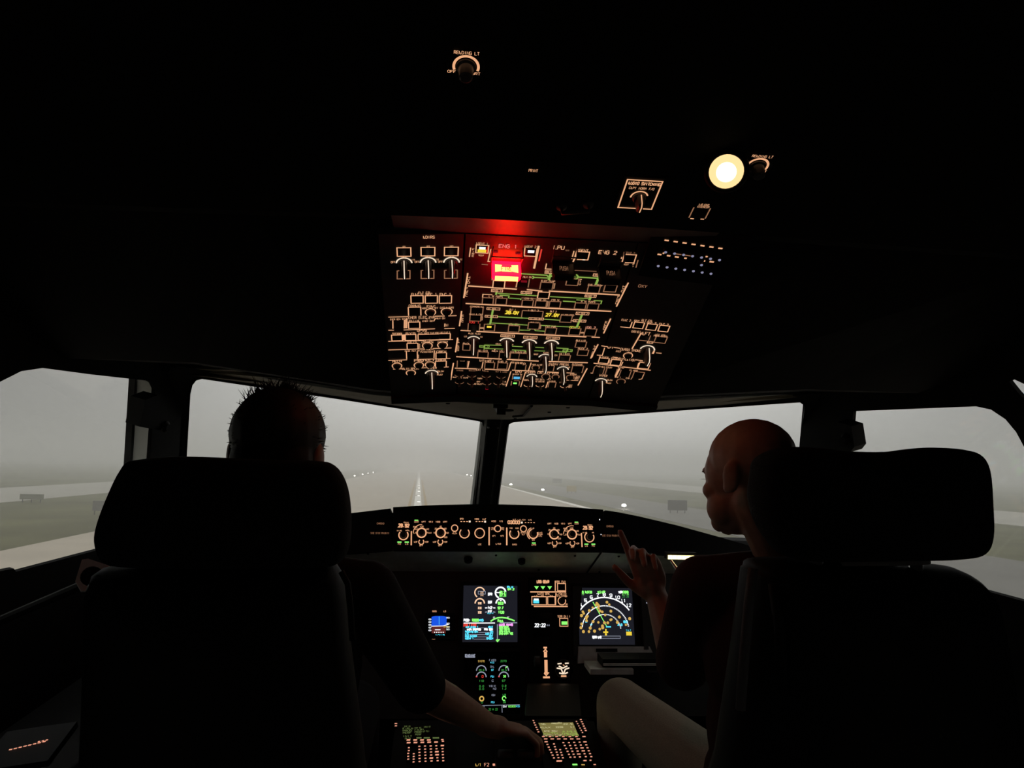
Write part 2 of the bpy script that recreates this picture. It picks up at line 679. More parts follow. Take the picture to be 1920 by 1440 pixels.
MT['grass'] = mat('wet_grass', (.105, .105, .050), .95, var=.35, scale=.12, spec=.1)
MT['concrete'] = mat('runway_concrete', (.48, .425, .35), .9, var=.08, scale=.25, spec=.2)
MT['asphalt'] = mat('taxiway_asphalt', (.17, .165, .155), .9, var=.10, scale=.3, spec=.2)
MT['shoulder'] = mat('pale_shoulder', (.40, .385, .34), .9, var=.08, scale=.3, spec=.2)
MT['markwhite'] = mat('white_runway_paint', (.95, .93, .86), .7, var=.05, scale=3)
MT['markyellow'] = mat('worn_yellow_paint', (.40, .27, .10), .8, var=.2, scale=2)
MT['grasspale'] = mat('weathered_green_cabinet', (.2, .2, .15), .8)
MT['signdark'] = mat('dark_sign_back', (.02, .021, .022), .7)
MT['signyellow'] = mat('yellow_sign_face', (.46, .34, .10), .7)
g_ = slab(-400, 2500, -1500, 1500, 0, 'ground', 'grass', thick=1.0)
setting(g_, 'flat green brown grass field around the foggy runway', 'ground')
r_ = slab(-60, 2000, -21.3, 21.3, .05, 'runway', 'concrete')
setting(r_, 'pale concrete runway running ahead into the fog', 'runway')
slab(-60, 2000, 20.2, 21.1, .065, 'edge_line', 'markwhite', r_, .012)
for k in range(14):     # painted centreline bars with brown rubbered flanks
    a = 14 + k * 34
    slab(a, a + 31, -.45, .45, .065, 'centreline_bar', 'markwhite', r_, .012)
for s in (-1, 1):
    slab(5, 230, s * 1.0 - .16, s * 1.0 + .16, .064, 'flank_stripe', 'markyellow', r_, .011)
t_ = slab(-60, 900, 24.5, 36, .03, 'taxiway_pavement', 'asphalt')
setting(t_, 'dark asphalt apron strip beside the runway edge lights', 'pavement')
p_ = slab(-200, 1500, 62, 86, .03, 'far_taxiway_pavement', 'shoulder')
setting(p_, 'pale taxiway strip across the grass beyond the signs', 'pavement')
p2 = slab(-200, 1500, -62, -43, .03, 'far_taxiway_pavement', 'shoulder')
setting(p2, 'pale taxiway strip beyond the side window with the grey frame', 'pavement')
# centreline lights, edge lights
def airfield_light(a, l, name, label, group, r=.16):
    o = thing(name, label, 'runway light', G(a, l, .05), group)
    b = MB()
    b.lathe(G(a, l, .05), (0, 0, 1), [(.16, 0), (.16, .04), (.05, .08), (.05, .30)], 12)
    b.build('stem', 'signdark', o)
    b = MB()
    b.lathe(G(a, l, .34), (0, 0, 1), [(.06, 0), (r, .05), (r * 1.05, .16), (r * .8, .27), (.03, .32)], 14)
    b.build('lens', 'edgelight', o, smooth=True)
for a, l in ((197, -21.9), (251, -21.9), (286, -21.9), (316, -21.9), (350, -21.9)):
    airfield_light(a, l, 'runway_edge_light', 'white runway edge light in the row seen over the spiky-haired pilot\'s headrest', 'runway edge lights along the captain\'s side', .20)
for a, l in ((86.4, 25.3), (139.8, 24.4), (175.4, 22.6), (309, 22.4), (335, 22.4)):
    airfield_light(a, l, 'runway_edge_light', 'white runway edge light in the row between runway and asphalt strip', 'runway edge lights beside the asphalt strip', .26 if a < 150 else .30)
for k in range(9):
    a = 95 + k * 18
    b = MB()
    b.lathe(G(a, .1, .06), (0, 0, 1), [(.22, 0), (.20, .03), (.05, .05)], 12)
    o = b.build('centreline_light', 'centrelight')
    o['label'], o['category'], o['group'] = 'flush white light set in the painted runway centreline', 'runway light', 'runway centreline lights'


def sign(a, l, w, h, m, name, label, legs=3):
    o = thing(name, label, 'sign', G(a, l, 0))
    b = MB()
    b.box(G(a, l, .35 + h / 2), LT * (w / 2), HD * .18, (0, 0, h / 2))
    b.build('sign_box', m, o)
    for k in range(legs):
        b = MB()
        b.lathe(G(a, l + w * (-.4 + .8 * k / (legs - 1)), 0), (0, 0, 1), [(.05, 0), (.05, .36)], 8)
        b.build('leg', 'signdark', o)


sign(80, 29.8, 2.2, 1.15, 'signdark', 'airfield_sign', 'dark grey airfield sign box on the grass beyond the bald man\'s face')
sign(137, 29.6, 1.9, 1.1, 'signyellow', 'airfield_sign', 'small faded yellow airfield sign on the grass far along the runway')
sign(66.5, -27.2, 1.4, .85, 'asphalt', 'airfield_sign', 'grey airfield sign on the grass beside the headrest of the seat under the spiky-haired pilot')
sign(82, -40.6, 2.2, .55, 'grasspale', 'equipment_cabinet', 'pale equipment cabinet at the far edge of the grass seen through the side window')
sign(205, 40, 2.6, 1.3, 'asphalt', 'equipment_cabinet', 'low grey cabinet on the horizon beside the windscreen centre post')
# fog bank over the field, with the aircraft standing in a clearing
fb = MB()
def _loop(x0, x1, y0, y1, z):
    return [Vector((x0, y0, z)), Vector((x1, y0, z)), Vector((x1, y1, z)), Vector((x0, y1, z))]
FZ0, FZ1 = GZ + .02, GZ + 17
o0, o1 = _loop(-500, 500, -150, 1100, FZ0), _loop(-500, 500, -150, 1100, FZ1)
i0, i1 = _loop(-2.6, 2.6, -3, 4.4, FZ0), _loop(-2.6, 2.6, -3, 4.4, FZ1)
fb.grid([o0, o1, i1, i0], close_u=True, close_v=True)
fog = fb.build('fog', 'glass')
fog['kind'], fog['label'], fog['category'] = 'stuff', 'grey fog lying over the airfield outside the windows', 'fog'
fm = bpy.data.materials.new('fog_volume')
fm.use_nodes = True
n, l = fm.node_tree.nodes, fm.node_tree.links
for x in list(n):
    n.remove(x)
fo = n.new('ShaderNodeOutputMaterial')
fs = n.new('ShaderNodeVolumeScatter')
fs.inputs['Color'].default_value = (.97, .97, .95, 1)
fs.inputs['Density'].default_value = .0055
fs.inputs['Anisotropy'].default_value = 0.6
l.new(fs.outputs[0], fo.inputs['Volume'])
fog.data.materials.clear()
fog.data.materials.append(fm)
bm_ = bmesh.new(); bm_.from_mesh(fog.data); bmesh.ops.recalc_face_normals(bm_, faces=bm_.faces[:]); bm_.to_mesh(fog.data); bm_.free()

# ------------------------------------------------------------------ cockpit shell
X = Vector((1, 0, 0))
WP1, WP2, WP3 = Vector((0, 2.89, 1.47)), Vector((0, 3.44, 1.10)), Vector((-1.0, 2.28, 1.525))
_U = (WP1 - WP3).normalized()
_N = _U.cross((WP1 - WP2).normalized()).normalized()
WSL = Frame(WP1, _U, _N.cross(_U))
mir = lambda v: Vector((-v.x, v.y, v.z))
_U2 = (mir(WP3) - WP1).normalized()
_N2 = _U2.cross((WP1 - WP2).normalized()).normalized()
WSR = Frame(WP1, _U2, _N2.cross(_U2))


def window(n, fr, loop_px, label, outer_k=1.12, side=None, framemat='frame'):
    w = thing('window_%d' % n, label, 'window', fr.O, kind='structure')
    inner = [fr.uv(*p) for p in loop_px]
    cu, cv = sum(p[0] for p in inner) / len(inner), sum(p[1] for p in inner) / len(inner)
    if side != 'none':
        outer = [(cu + (p[0] - cu) * outer_k, cv + (p[1] - cv) * outer_k) for p in inner]
        holed_multi([fr.at(*p, 0) for p in outer], [[fr.at(*p, 0) for p in inner]], -fr.N, .05, 'window_frame', framemat, w)
        gk = [(cu + (p[0] - cu) * 1.0, cv + (p[1] - cv) * 1.0) for p in inner]
        g2 = [(cu + (p[0] - cu) * .985, cv + (p[1] - cv) * .98) for p in inner]
        holed_multi([fr.at(*p, .004) for p in gk], [[fr.at(*p, .004) for p in g2]], -fr.N, .03, 'rubber_seal', 'rubber', w)
    pl = [(cu + (p[0] - cu) * 1.05, cv + (p[1] - cv) * 1.05) for p in inner]
    prism([fr.at(*p, -.022 if side != 'none' else -.0125) for p in pl], -fr.N, .008, 'pane', 'glass', w)
    return w


wsl_px = [(345, 860), (352, 735), (356, 718), (363, 709), (374, 706), (640, 746), (893, 786), (907, 789), (911, 800), (892, 945), (883, 1010), (330, 1020)]
wsr_px = [(930, 945), (948, 800), (951, 793), (960, 789), (1230, 770), (1488, 752), (1505, 751), (1513, 757), (1513, 768), (1505, 830), (1488, 1030), (925, 1010)]
w1 = window(1, WSL, wsl_px, 'front windscreen pane ahead of the spiky-haired pilot showing the runway centreline')
b = MB()
b.poly([WSL.pt(903.5, 790, -.02), WSL.pt(913, 790, -.02), WSL.pt(885, 1012, -.02), WSL.pt(876, 1012, -.02)])
b.build('added_translucent_strip', 'translucent_strip', w1)  # added sheet standing in for the sky-lit grey flank of the post
window(2, WSR, wsr_px, 'front windscreen pane ahead of the bald man showing the grass and signs')
# centre post
post = thing('trim_1', 'black sloping centre post between the two front windscreen panes', 'post', WP2, kind='structure')
pd = (WP1 - WP2).normalized()
pn = X.cross(pd).normalized()
b = MB()
a0, a1 = WP2 - pd * .12, WP1 + pd * .03
rows = []
for q, k in ((a0, .030), (a1, .028)):
    rows.append([q + X * (k * sx_) + pn * (.03 * sy_) for sx_, sy_ in ((-.8, 1), (.8, 1), (1, .6), (1, -1), (-1, -1), (-1, .6))])
b.grid(rows, close_u=True, cap=True)
b.build('post_core', 'rubber', post)
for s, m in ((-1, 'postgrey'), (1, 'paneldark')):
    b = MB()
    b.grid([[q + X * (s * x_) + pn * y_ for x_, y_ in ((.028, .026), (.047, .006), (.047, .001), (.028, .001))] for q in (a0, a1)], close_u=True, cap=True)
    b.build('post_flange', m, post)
b = MB()
for dx in (-.02, .02):
    b.lathe(WP1 + X * dx - pd * .02 + pn * .028, pn, [(.005, 0), (.005, .004), (.002, .005)], 10)
b.build('screw_heads', 'metal', post)

# headliner soffit between overhead console and windscreen, beige


def on_x(px, py, x):
    d = ray(px, py)
    return EYE + d * ((x - EYE.x) / d.x)


def on_y(px, py, y):
    d = ray(px, py)
    return EYE + d * ((y - EYE.y) / d.y)


aft = [on_x(362, 684, -1.03), on_y(530, 710, 2.06), on_y(700, 735, 1.96), on_y(900, 751, 1.90), on_y(1000, 754, 1.90), on_y(1180, 749, 1.93), on_y(1350, 742, 2.03), on_x(1514, 734, 1.03)]
fwd = [WSL.pt(354, 703, .0), WSL.pt(530, 727, .0), WSL.pt(700, 754, .0), WSL.pt(902, 787, 0), WSR.pt(952, 787, 0), WSR.pt(1180, 772, 0), WSR.pt(1350, 760, 0), WSR.pt(1518, 749, 0)]
sof = thing('trim_2', 'beige headliner strip above the front windscreen panes', 'headliner', (0, 2.3, 1.5), kind='structure')
for k, (i0_, i1_) in enumerate(((0, 3), (3, 4), (4, 7))):
    b = MB()
    A, Bf = aft[i0_:i1_ + 1], fwd[i0_:i1_ + 1]
    upv = Vector((0, 0, .02))
    b.grid([A, [p.lerp(q, .5) - Vector((0, 0, .004)) for p, q in zip(A, Bf)], Bf])
    b.grid([[p + upv for p in A], [p + upv for p in Bf]])
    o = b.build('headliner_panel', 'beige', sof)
b = MB()
for i in range(len(aft) - 1):    # dark bead along the aft edge of the headliner
    b.tube([aft[i] + Vector((0, .006, -.002)), aft[i + 1] + Vector((0, .006, -.002))], .006, 6)
b.build('edge_bead', 'paneldark', sof)
b = MB()
for p in (on_y(840, 753, 2.0), on_y(1065, 761, 2.1), on_y(1030, 770, 2.3), on_y(966, 782, 2.7)):
    b.lathe(p - Vector((0, 0, .004)), (0, 0, -1), [(.006, 0), (.006, .003), (.003, .004)], 10)
b.build('screw_heads', 'paneldark', sof)
b = MB()     # hatch seam by the post
q = [on_y(997, 757, 1.94), on_y(982, 776, 2.45), on_y(962, 778, 2.52)]
b.tube([p - Vector((0, 0, .006)) for p in q], .004, 6)
b.build('hatch_seam', 'rubber', sof)
b = MB()
c = on_y(950, 766, 2.2)
b.lathe(c, (0, 0, -1), [(.022, 0), (.022, .008), (.012, .010)], 16)
b.build('vent_slot', 'rubber', sof)
for i_, (px, py) in enumerate(((750, 742), (1175, 757))):   # sun visor pegs below the console
    p = on_y(px, py, 1.93)
    t = MB()
    t.lathe(p + Vector((0, 0, .02)), (0, 0, -1), [(.011, 0), (.012, .018), (.005, .034)], 12)
    o = t.build('visor_peg', 'rubber', smooth=True)
    o['label'] = 'black tapered peg hanging from the overhead console above the %s' % ('windscreen runway view' if i_ == 0 else 'windscreen grass view')
    o['category'] = 'peg'
b = MB()
c = on_y(938, 758, 1.97)
b.box(c, (.012, 0, 0), (0, .05, .012), (0, -.008, .02))
b.lathe(c + Vector((-.003, -.05, -.01)), X, [(.006, -.02), (.006, .02)], 10)
o = b.build('compass_latch', 'paneldark')
o['label'], o['category'] = 'small dark folding latch above the windscreen centre post', 'latch'

# ceiling: sloping liner above the overhead console and over the jump seat
ce = MB()
xs = [-1.42, -1.03, -.55, -.17, .17, .55, 1.03, 1.42]
OVS = .554
def crow(y, z, droop=0.0):
    return [Vector((x, y, z - droop * max(0, abs(x) - .17))) for x in xs]
R0 = [aft[0] + Vector((-.4, 0, 0))] + [aft[0], aft[2], aft[3], aft[4], aft[5], aft[7]] + [aft[7] + Vector((.4, 0, 0))]
R1 = [EYE + (p - EYE) * (1.80 / p.y) + Vector((0, 0, .006)) for p in R0]
ce.grid([R0, R1])
ce.grid([R1, crow(1.29, 1.732, .02), crow(1.19, 1.732, .02), crow(1.19, 1.705, .02), crow(.45, 1.974), crow(-1.25, 1.98)])
ce.grid([[p + Vector((0, 0, .06)) for p in r] for r in (R0, crow(1.19, 1.85), crow(.45, 2.04), crow(-1.25, 2.05))])
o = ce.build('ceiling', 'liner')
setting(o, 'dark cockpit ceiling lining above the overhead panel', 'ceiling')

# side walls with sliding windows
A_, B_, C_ = Vector((-1.08, 2.1, 1.49)), Vector((-1.15, 1.72, 1.47)), Vector((-1.2, 2.1, 1.03))
_U = (A_ - B_).normalized()
_N = _U.cross((A_ - C_).normalized()).normalized()
SWL = Frame(A_, _U, _N.cross(_U))
_Ur = mir(B_) - mir(A_)
_Ur.normalize()
_Nr = _Ur.cross((mir(A_) - mir(C_)).normalized()).normalized()
SWR = Frame(mir(A_), _Ur, _Nr.cross(_Ur))
lw_px = [(291, 730), (286, 719), (278, 714), (170, 702), (80, 690), (40, 696), (0, 716), (-55, 757), (-110, 830), (-170, 950), (-190, 1112), (0, 1071), (26, 1066), (30, 1072), (200, 1027), (270, 1008)]
rw_px = [(1600, 771), (1830, 762), (1858, 768), (1885, 786), (1905, 810), (1920, 838), (1980, 970), (2060, 1165), (1840, 1106), (1575, 1065)]
rw2_px = [(1892, 715), (1901, 711), (1920, 720), (1990, 752), (2010, 800), (1960, 790), (1908, 735)]
def wall_outer(fr, s):
    # corners in uv: front edge, rear, floor
    pts = []
    for y, z in ((2.28, 1.62), (2.62, 1.0), (2.62, .0), (-1.25, .0), (-1.25, 2.0), (.4, 2.0), (1.2, 1.80)):
        # solve x on plane
        x = fr.O.x - (fr.N.y * (y - fr.O.y) + fr.N.z * (z - fr.O.z)) / fr.N.x
        pts.append(Vector((x, y, z)))
    return pts
WL, WR = wall_outer(SWL, -1), wall_outer(SWR, 1)
o = holed_multi(WL, [[SWL.pt(*p) for p in lw_px]], -SWL.N, .012, 'wall_left', 'wall', None)
setting(o, 'dark cockpit side wall around the sliding window with the grey frame', 'wall')
o = holed_multi(WR, [[SWR.pt(*p) for p in rw_px], [SWR.pt(*p) for p in rw2_px]], -SWR.N, .012, 'wall_right', 'wall', None)
setting(o, 'dark cockpit side wall beside the bald man\'s seat', 'wall')
w3 = window(3, SWL, lw_px, 'sliding side window with a light grey front frame beside the spiky-haired pilot', side='none')
b = MB()
SWO = Frame(SWL.O - SWL.N * .024, SWL.U, SWL.V)
b.poly([SWO.pt(258, 690), SWO.pt(296, 695), SWO.pt(280, 1030), SWO.pt(236, 1030)])
b.build('added_translucent_strip', 'translucent_strip', w3)  # added sheet standing in for the sky-lit grey window frame
b = MB()
q = [SWO.pt(254, 700), SWO.pt(259, 700), SWO.pt(239, 1030), SWO.pt(233, 1030)]
b.grid([q, [p - SWL.N * .02 for p in q]], close_u=True, cap=True)
b.build('rubber_seal', 'rubber', w3)
window(4, SWR, rw_px, 'sliding side window beyond the bald man\'s headrest', side='none')
window(5, SWR, rw2_px, 'small aft quarter window high on the wall behind the bald man', side='none')
# window pillars between windscreen and side windows
for k, (fr, pxs, wl_) in enumerate(((WSL, wsl_px, WL), (WSR, wsr_px, WR))):
    s = -1 if k == 0 else 1
    top, bot = (fr.pt(352, 690), fr.pt(322, 1040)) if k == 0 else (fr.pt(1516, 735), fr.pt(1490, 1042))
    wt, wb = wl_[0], wl_[1]
    b = MB()
    out = Vector((s * .06, .05, 0))
    b.grid([[top, wt], [bot, wb]])
    b.grid([[top + out, wt + out], [bot + out, wb + out]])
    b.poly([top, wt, wt + out, top + out])
    o = b.build('trim_%d' % (3 + k), 'wall')
    setting(o, 'dark pillar between the windscreen and the side window beside the %s' % ('spiky-haired pilot' if k == 0 else 'bald man'), 'pillar')
    # rubber strip with thin light edges on the pillar
    b = MB()
    for d1, d2 in ((.25, .33), (.62, .66)):
        p0, p1 = top.lerp(wt, d1), top.lerp(wt, d2)
        q0, q1 = bot.lerp(wb, d1), bot.lerp(wb, d2)
        nn = Vector((-s * .006, -.004, 0))
        b.grid([[p0, p0 + nn, p1 + nn, p1], [q0, q0 + nn, q1 + nn, q1]])
    b.build('pillar_bead', 'paneldark', o)
# nose wall below the windscreen, floor, rear wall
nb = MB()
pl = [WL[1], WSL.pt(322, 1040), WSL.pt(600, 1022), WSL.pt(876, 1014), WSR.pt(925, 1014), WSR.pt(1230, 1028), WSR.pt(1490, 1042), WR[1]]
pb = [WL[2]] + [Vector((p.x, p.y, 0)) for p in pl[1:-1]] + [WR[2]]
nb.grid([pl, pb])
nb.grid([[p + Vector((0, .05, 0)) for p in pl], [p + Vector((0, .05, 0)) for p in pb]])
o = nb.build('wall_front', 'wall')
setting(o, 'dark nose wall below the windscreen behind the instrument panel', 'wall')
b = MB(); b.abox(-1.6, 1.6, -1.3, 3.7, -.06, 0)
setting(b.build('floor', 'floor'), 'dark carpeted cockpit floor', 'floor')
b = MB(); b.abox(-1.6, 1.6, -1.33, -1.25, 0, 2.06)
setting(b.build('wall_rear', 'wall'), 'dark rear cockpit wall', 'wall')

# ------------------------------------------------------------------ overhead panel
TL = math.radians(29)
OVC = Frame((0, 1.33, 1.70), X, (0, -math.cos(TL), math.sin(TL)))
d_ = math.radians(4.5)
HL = OVC.at(-.168, 0)
HR = OVC.at(.168, 0)
OVL = Frame(HL, X * math.cos(d_) - OVC.N * math.sin(d_), OVC.V)
OVR = Frame(HR, X * math.cos(d_) + OVC.N * math.sin(d_), OVC.V)
ov = thing('overhead_panel', 'black overhead panel of backlit switches with a glowing red fire handle', 'control panel', (0, 1.55, 1.6))
vt, vb = OVC.uv(1030, 447)[1], OVC.uv(970, 742)[1]
plate(OVC, -.1655, .1655, vb, vt, .02, 'centre_plate', 'paint', ov)
plate(OVL, OVL.uv(722, 600)[0], -.001, vb, vt, .02, 'side_plate', 'paint', ov)
plate(OVR, .001, OVR.uv(1262, 640)[0] + .03, vb, vt, .02, 'side_plate', 'paint', ov)
b = MB()    # housing rim at the forward edge
q0, q1 = OVL.uv(722, 600)[0], OVR.uv(1262, 640)[0] + .03
for fr, u0, u1 in ((OVL, q0, 0), (OVC, -.168, .168), (OVR, 0, q1)):
    b.box(fr.at((u0 + u1) / 2, vb - .012, -.012), fr.U * ((u1 - u0) / 2), fr.V * .012, fr.N * .02)
b.build('housing_rim', 'housing', ov)
b = MB(); b.abox(-.30, .30, 1.195, 1.315, 1.7165, 1.724); b.build('aft_ledge', 'paint', ov)

# ---- left column
P = Panel(OVL, ov)
Z1 = (720, 400, 7.385)
Z2 = (960, 400, 7.385)
Z3 = (720, 560, 7.385)
Z4 = (960, 560, 6.0)
P.setz(*Z1)
P.txt('F6', 640, 97, 50, 26)
P.txt('ADIRS', 622, 325, 155, 38)
for cx, cy, t, t2 in ((277, 530, 'IR1', 'NAV'), (608, 525, 'IR3', 'NAV'), (932, 523, 'IR2', 'NAV')):
    P.button(cx, cy, 190, 118, m='amber')
    P.txt(t, cx, cy - 70, 50, 24)
    P.txt(t2, cx, cy + 76, 65, 22)
    P.selector(cx + 2, cy + 160, 103, tall=.030, a0=5, a1=175)
    P.txt('OFF', cx - 150, cy + 142, 62, 24)
    P.txt('ATT', cx + 125, cy + 112, 52, 22)
    x, y = cx - 6, cy + 318
    P.line((x - 60, y - 60), (x - 88, y - 55), (x - 88, y + 55), (x + 88, y + 52), (x + 88, y - 62), (x + 60, y - 62), m='amberdim')
P.txt('FLT CTL', 565, 1098, 175, 34)
for cx, t in ((458, 'ELAC 1'), (655, 'SEC 1'), (850, 'FAC 1')):
    P.button(cx, 1187, 168, 104, t, m='amber')
P.setz(*Z3)
P.txt('EVAC', 652, 100, 115, 26)
P.button(424, 172, 172, 118, 'COMMAND', m='amber', sides='ltr')
P.txt('HORN SHUT OFF', 640, 127, 220, 22)
P.round_button(643, 182, 72)
P.txt('CAPT & PURS', 870, 120, 190, 22)
P.round_button(868, 175, 76)
P.line((60, 250), (335, 244)); P.line((705, 238), (840, 235)); P.line((890, 233), (1005, 230))
P.txt('EMER ELEC PWR', 522, 255, 365, 32)
P.txt('EMER GEN TEST', 200, 279, 228, 22)
P.line((122, 295), (124, 410)); P.line((283, 290), (280, 405)); P.line((300, 282), (298, 402)); P.line((318, 265), (314, 402))
P.button(418, 362, 156, 86, 'GEN 1 LINE', m='amber')
P.txt('RAT &', 612, 272, 60, 18); P.txt('EMER GEN', 612, 305, 155, 18); P.line((690, 305), (705, 275), (725, 270)); P.txt('MAN ON', 780, 267, 125, 22)
P.line((843, 340), (840, 385)); P.txt('FAULT', 870, 362, 40, 30)
P.line((60, 433), (137, 431)); P.line((272, 428), (706, 412)); P.line((835, 410), (980, 407))
P.txt('GPWS', 525, 435, 130, 26)
P.button(180, 538, 146, 80, 'TERR', m='amber'); P.button(368, 532, 146, 80, 'SYS', m='amber')
P.line((262, 492), (262, 570)); P.line((274, 492), (274, 570)); P.line((286, 492), (286, 570))
P.button(552, 528, 160, 78, 'G/S MODE', m='amber', sides='ltb'); P.button(700, 524, 130, 78, 'FLAP MODE', m='amber', sides='tb'); P.button(842, 518, 150, 78, 'LDG FLAP 3', m='amber', sides='trb')
P.line((60, 586), (545, 574)); P.line((665, 570), (955, 562))
P.txt('RCDR', 605, 577, 115, 26); P.txt('CVR ERASE', 605, 600, 165, 18); P.txt('CVR TEST', 815, 595, 140, 18)
P.button(395, 652, 150, 76, 'GND CTL', m='amber', sides='ltr')
P.round_button(600, 645, 68); P.round_button(810, 636, 68)
P.txt('ON', 490, 650, 16, 60, vertical=False)
P.line((60, 705), (510, 690)); P.line((682, 686), (935, 677))
P.txt('OXYGEN', 597, 695, 165, 24); P.txt('MASK MAN ON', 392, 717, 205, 20); P.txt('PASSENGER', 592, 732, 170, 18)
P.button(387, 778, 150, 104, m='amber', sides='lr'); P.txt('ON', 475, 795, 16, 50)
P.line((697, 710), (692, 815))
P.button(792, 784, 145, 80, 'CREW', m='amber', sides='ltr')
P.line((60, 852), (320, 842)); P.line((460, 838), (918, 822))
P.txt('CALLS', 502, 846, 95, 26)
P.round_button(180, 925, 66, 'MECH'); P.round_button(483, 915, 66, 'FWD'); P.round_button(637, 908, 66, 'AFT')
P.button(787, 902, 148, 84, 'EMER', m='amber', sides='ltr')
P.line((125, 970), (255, 966)); P.line((490, 955), (620, 950)); P.line((830, 942), (895, 940))
P.txt('RAIN RPLNT', 372, 965, 238, 26); P.round_button(372, 1022, 64)
P.txt('WIPER', 665, 955, 125, 26); P.selector(660, 1040, 84, tall=.034, a0=10, a1=170, m='warm')
P.txt('SLOW', 790, 1002, 75, 20); P.txt('FAST', 775, 1048, 75, 20); P.line((745, 990), (742, 1050), w=.0014)
P.finish()

# ---- centre column
P = Panel(OVC, ov)
P.setz(*Z1)
P.line((1200, 470), (1182, 598)); P.txt('FIRE', 1235, 540, 28, 22, vertical=True)
P.button(1360, 490, 172, 108, 'AGENT 1', m='amber', lit=((2, -20, 88, 34, 'litwhite'), (-4, 18, 120, 42, 'yellow')))
P.txt('TEST', 1345, 577, 80, 18)
P.line((1478, 490), (1440, 660), (1470, 662)); P.line((1350, 700), (1440, 707), m='amberdim')
P.txt('ENG 1', 1718, 452, 250, 46, m='engred')
P.line((1615, 830), (1603, 895), w=.004)
P.button(1590, 978, 160, 100, m='amber', sides='ltr'); P.txt('ENG 1 PUMP', 1600, 910, 215, 26)
P.line((1160, 822), (1105, 1166), w=.003); P.txt('HYD', 1172, 918, 32, 26, vertical=True); P.txt('FUEL', 1146, 1085, 28, 24, vertical=True)
P.line((1855, 890), (1828, 1020)); P.line((1165, 1000), (1840, 1045), w=.0035)
P.tag('ENG 1', 1565, 1065, 156, 34)
P.line((1560, 1082), (1550, 1122), m='lime', w=.004); P.line((1575, 1105), (1920, 1120), m='lime')
P.line((1365, 1160), (1370, 1115), (1500, 1122)); P.line((1600, 1128), (1732, 1137), (1722, 1170), m='lime')
P.line((1730, 1168), (1895, 1180), (1890, 1195), m='lime')
P.txt('L TK PUMPS', 1548, 1146, 190, 24); P.button(1438, 1208, 150, 88, m='amberdim'); P.button(1622, 1214, 150, 86, m='amberdim')
P.line((1130, 1243), (1925, 1286), w=.0035)
P.setz(*Z2)
P.button(255, 532, 168, 112, 'AGENT 2', m='amber', sides='lbr', lit=((8, -14, 90, 36, 'litwhite'),))
P.line((370, 445), (305, 760), w=.0042); P.line((410, 490), (372, 658), m='redsym', w=.003)
P.txt('APU', 652, 470, 140, 48); P.txt('SQUIB', 765, 508, 50, 18, m='amberdim')
P.line((478, 690), (462, 765), (700, 772)); P.txt('TEST', 742, 703, 60, 16, m='amberdim')
P.line((912, 490), (822, 748), w=.004); P.line((858, 515), (828, 625))
P.button(978, 582, 170, 110, 'AGENT', m='amber'); P.bar(995, 632, 34, 22, 'warm')
P.txt('ENG 2', 1325, 537, 250, 46)
P.button(1622, 622, 168, 112, 'AGENT 2', m='amber', lm='amberdim'); P.txt('TEST', 1580, 703, 70, 18)
P.txt('FI', 1680, 715, 24, 20, vertical=True); P.line((1520, 600), (1512, 625)); P.line((1745, 640), (1715, 745), m='amberdim')
P.line((1275, 805), (1500, 820)); P.line((760, 780), (1170, 798), m='amberdim', w=.0015)
P.tag('BLUE', 533, 810, 152, 36); P.tag('YELLOW', 1207, 851, 165, 34)
P.line((80, 828), (482, 852), (500, 872), m='lime', w=.003); P.line((533, 830), (508, 920), m='lime', w=.005)
P.line((300, 882), (505, 890), m='lime', w=.003); P.line((280, 868), (298, 872), (298, 892), (280, 900), m='lime')
P.line((535, 870), (565, 858), (812, 870), m='lime', w=.0034); P.line((912, 878), (1195, 893), m='lime', w=.0036)
for sgn in (-1, 1):
    u, v = P.uv(862, 876)
    a, _ = P.size(862, 876, 100, 20)
    ribbon(P.mb('lime'), OVC, arcpts((u, v), a / 2, 110 if sgn < 0 else -70, 250 if sgn < 0 else 70, 8), .003, P.h)
P.txt('PTU', 862, 876, 50, 22, m='lime')
P.line((1205, 868), (1160, 982), m='lime', w=.005); P.line((1195, 906), (1420, 920), (1400, 966), m='lime', w=.0026)
P.txt('RAT MAN ON', 172, 877, 205, 24); P.button(150, 960, 165, 118, m='amberdim', sides='lr', lit=((15, -30, 85, 30, 'litred'),))
P.txt('ELEC PUMP', 500, 935, 190, 24); P.button(478, 1000, 172, 98, m='amberdim', sides='ltr'); P.txt('ON', 585, 1000, 16, 80)
P.button(835, 945, 165, 92, m='amberdim'); P.txt('PTU', 945, 945, 22, 22, vertical=True)
P.txt('ENG 2 PUMP', 1155, 990, 205, 24); P.button(1130, 1046, 166, 96, m='amberdim', sides='ltr')
P.txt('ELEC PUMP', 1395, 975, 200, 24); P.button(1362, 1034, 168, 96, m='amberdim')
P.line((1610, 955), (1445, 1286), w=.003); P.txt('HYD', 1540, 1040, 30, 24, vertical=True); P.txt('FUEL', 1462, 1195, 28, 22, vertical=True)
P.line((0, 1042), (65, 1046), w=.0035); P.line((205, 1050), (420, 1072), w=.0035); P.line((510, 1070), (1492, 1126), w=.0035)
P.tag('X FEED', 200, 1092, 150, 30); P.tag('ENG 2', 1088, 1140, 156, 32)
P.line((198, 1105), (195, 1128), m='lime'); P.line((0, 1115), (350, 1138), m='lime'); P.line((525, 1148), (1072, 1176), m='lime')
P.line((1088, 1155), (1068, 1198), m='lime', w=.005); P.line((890, 1192), (1000, 1198), m='lime'); P.line((1130, 1202), (1243, 1208), (1228, 1252), m='lime')
P.line((0, 1170), (120, 1180), m='dgreen'); P.line((705, 1210), (882, 1222), m='lime', w=.003); P.line((130, 1165), (340, 1180), m='amberdim')
P.button(436, 1130, 156, 88, m='amber')
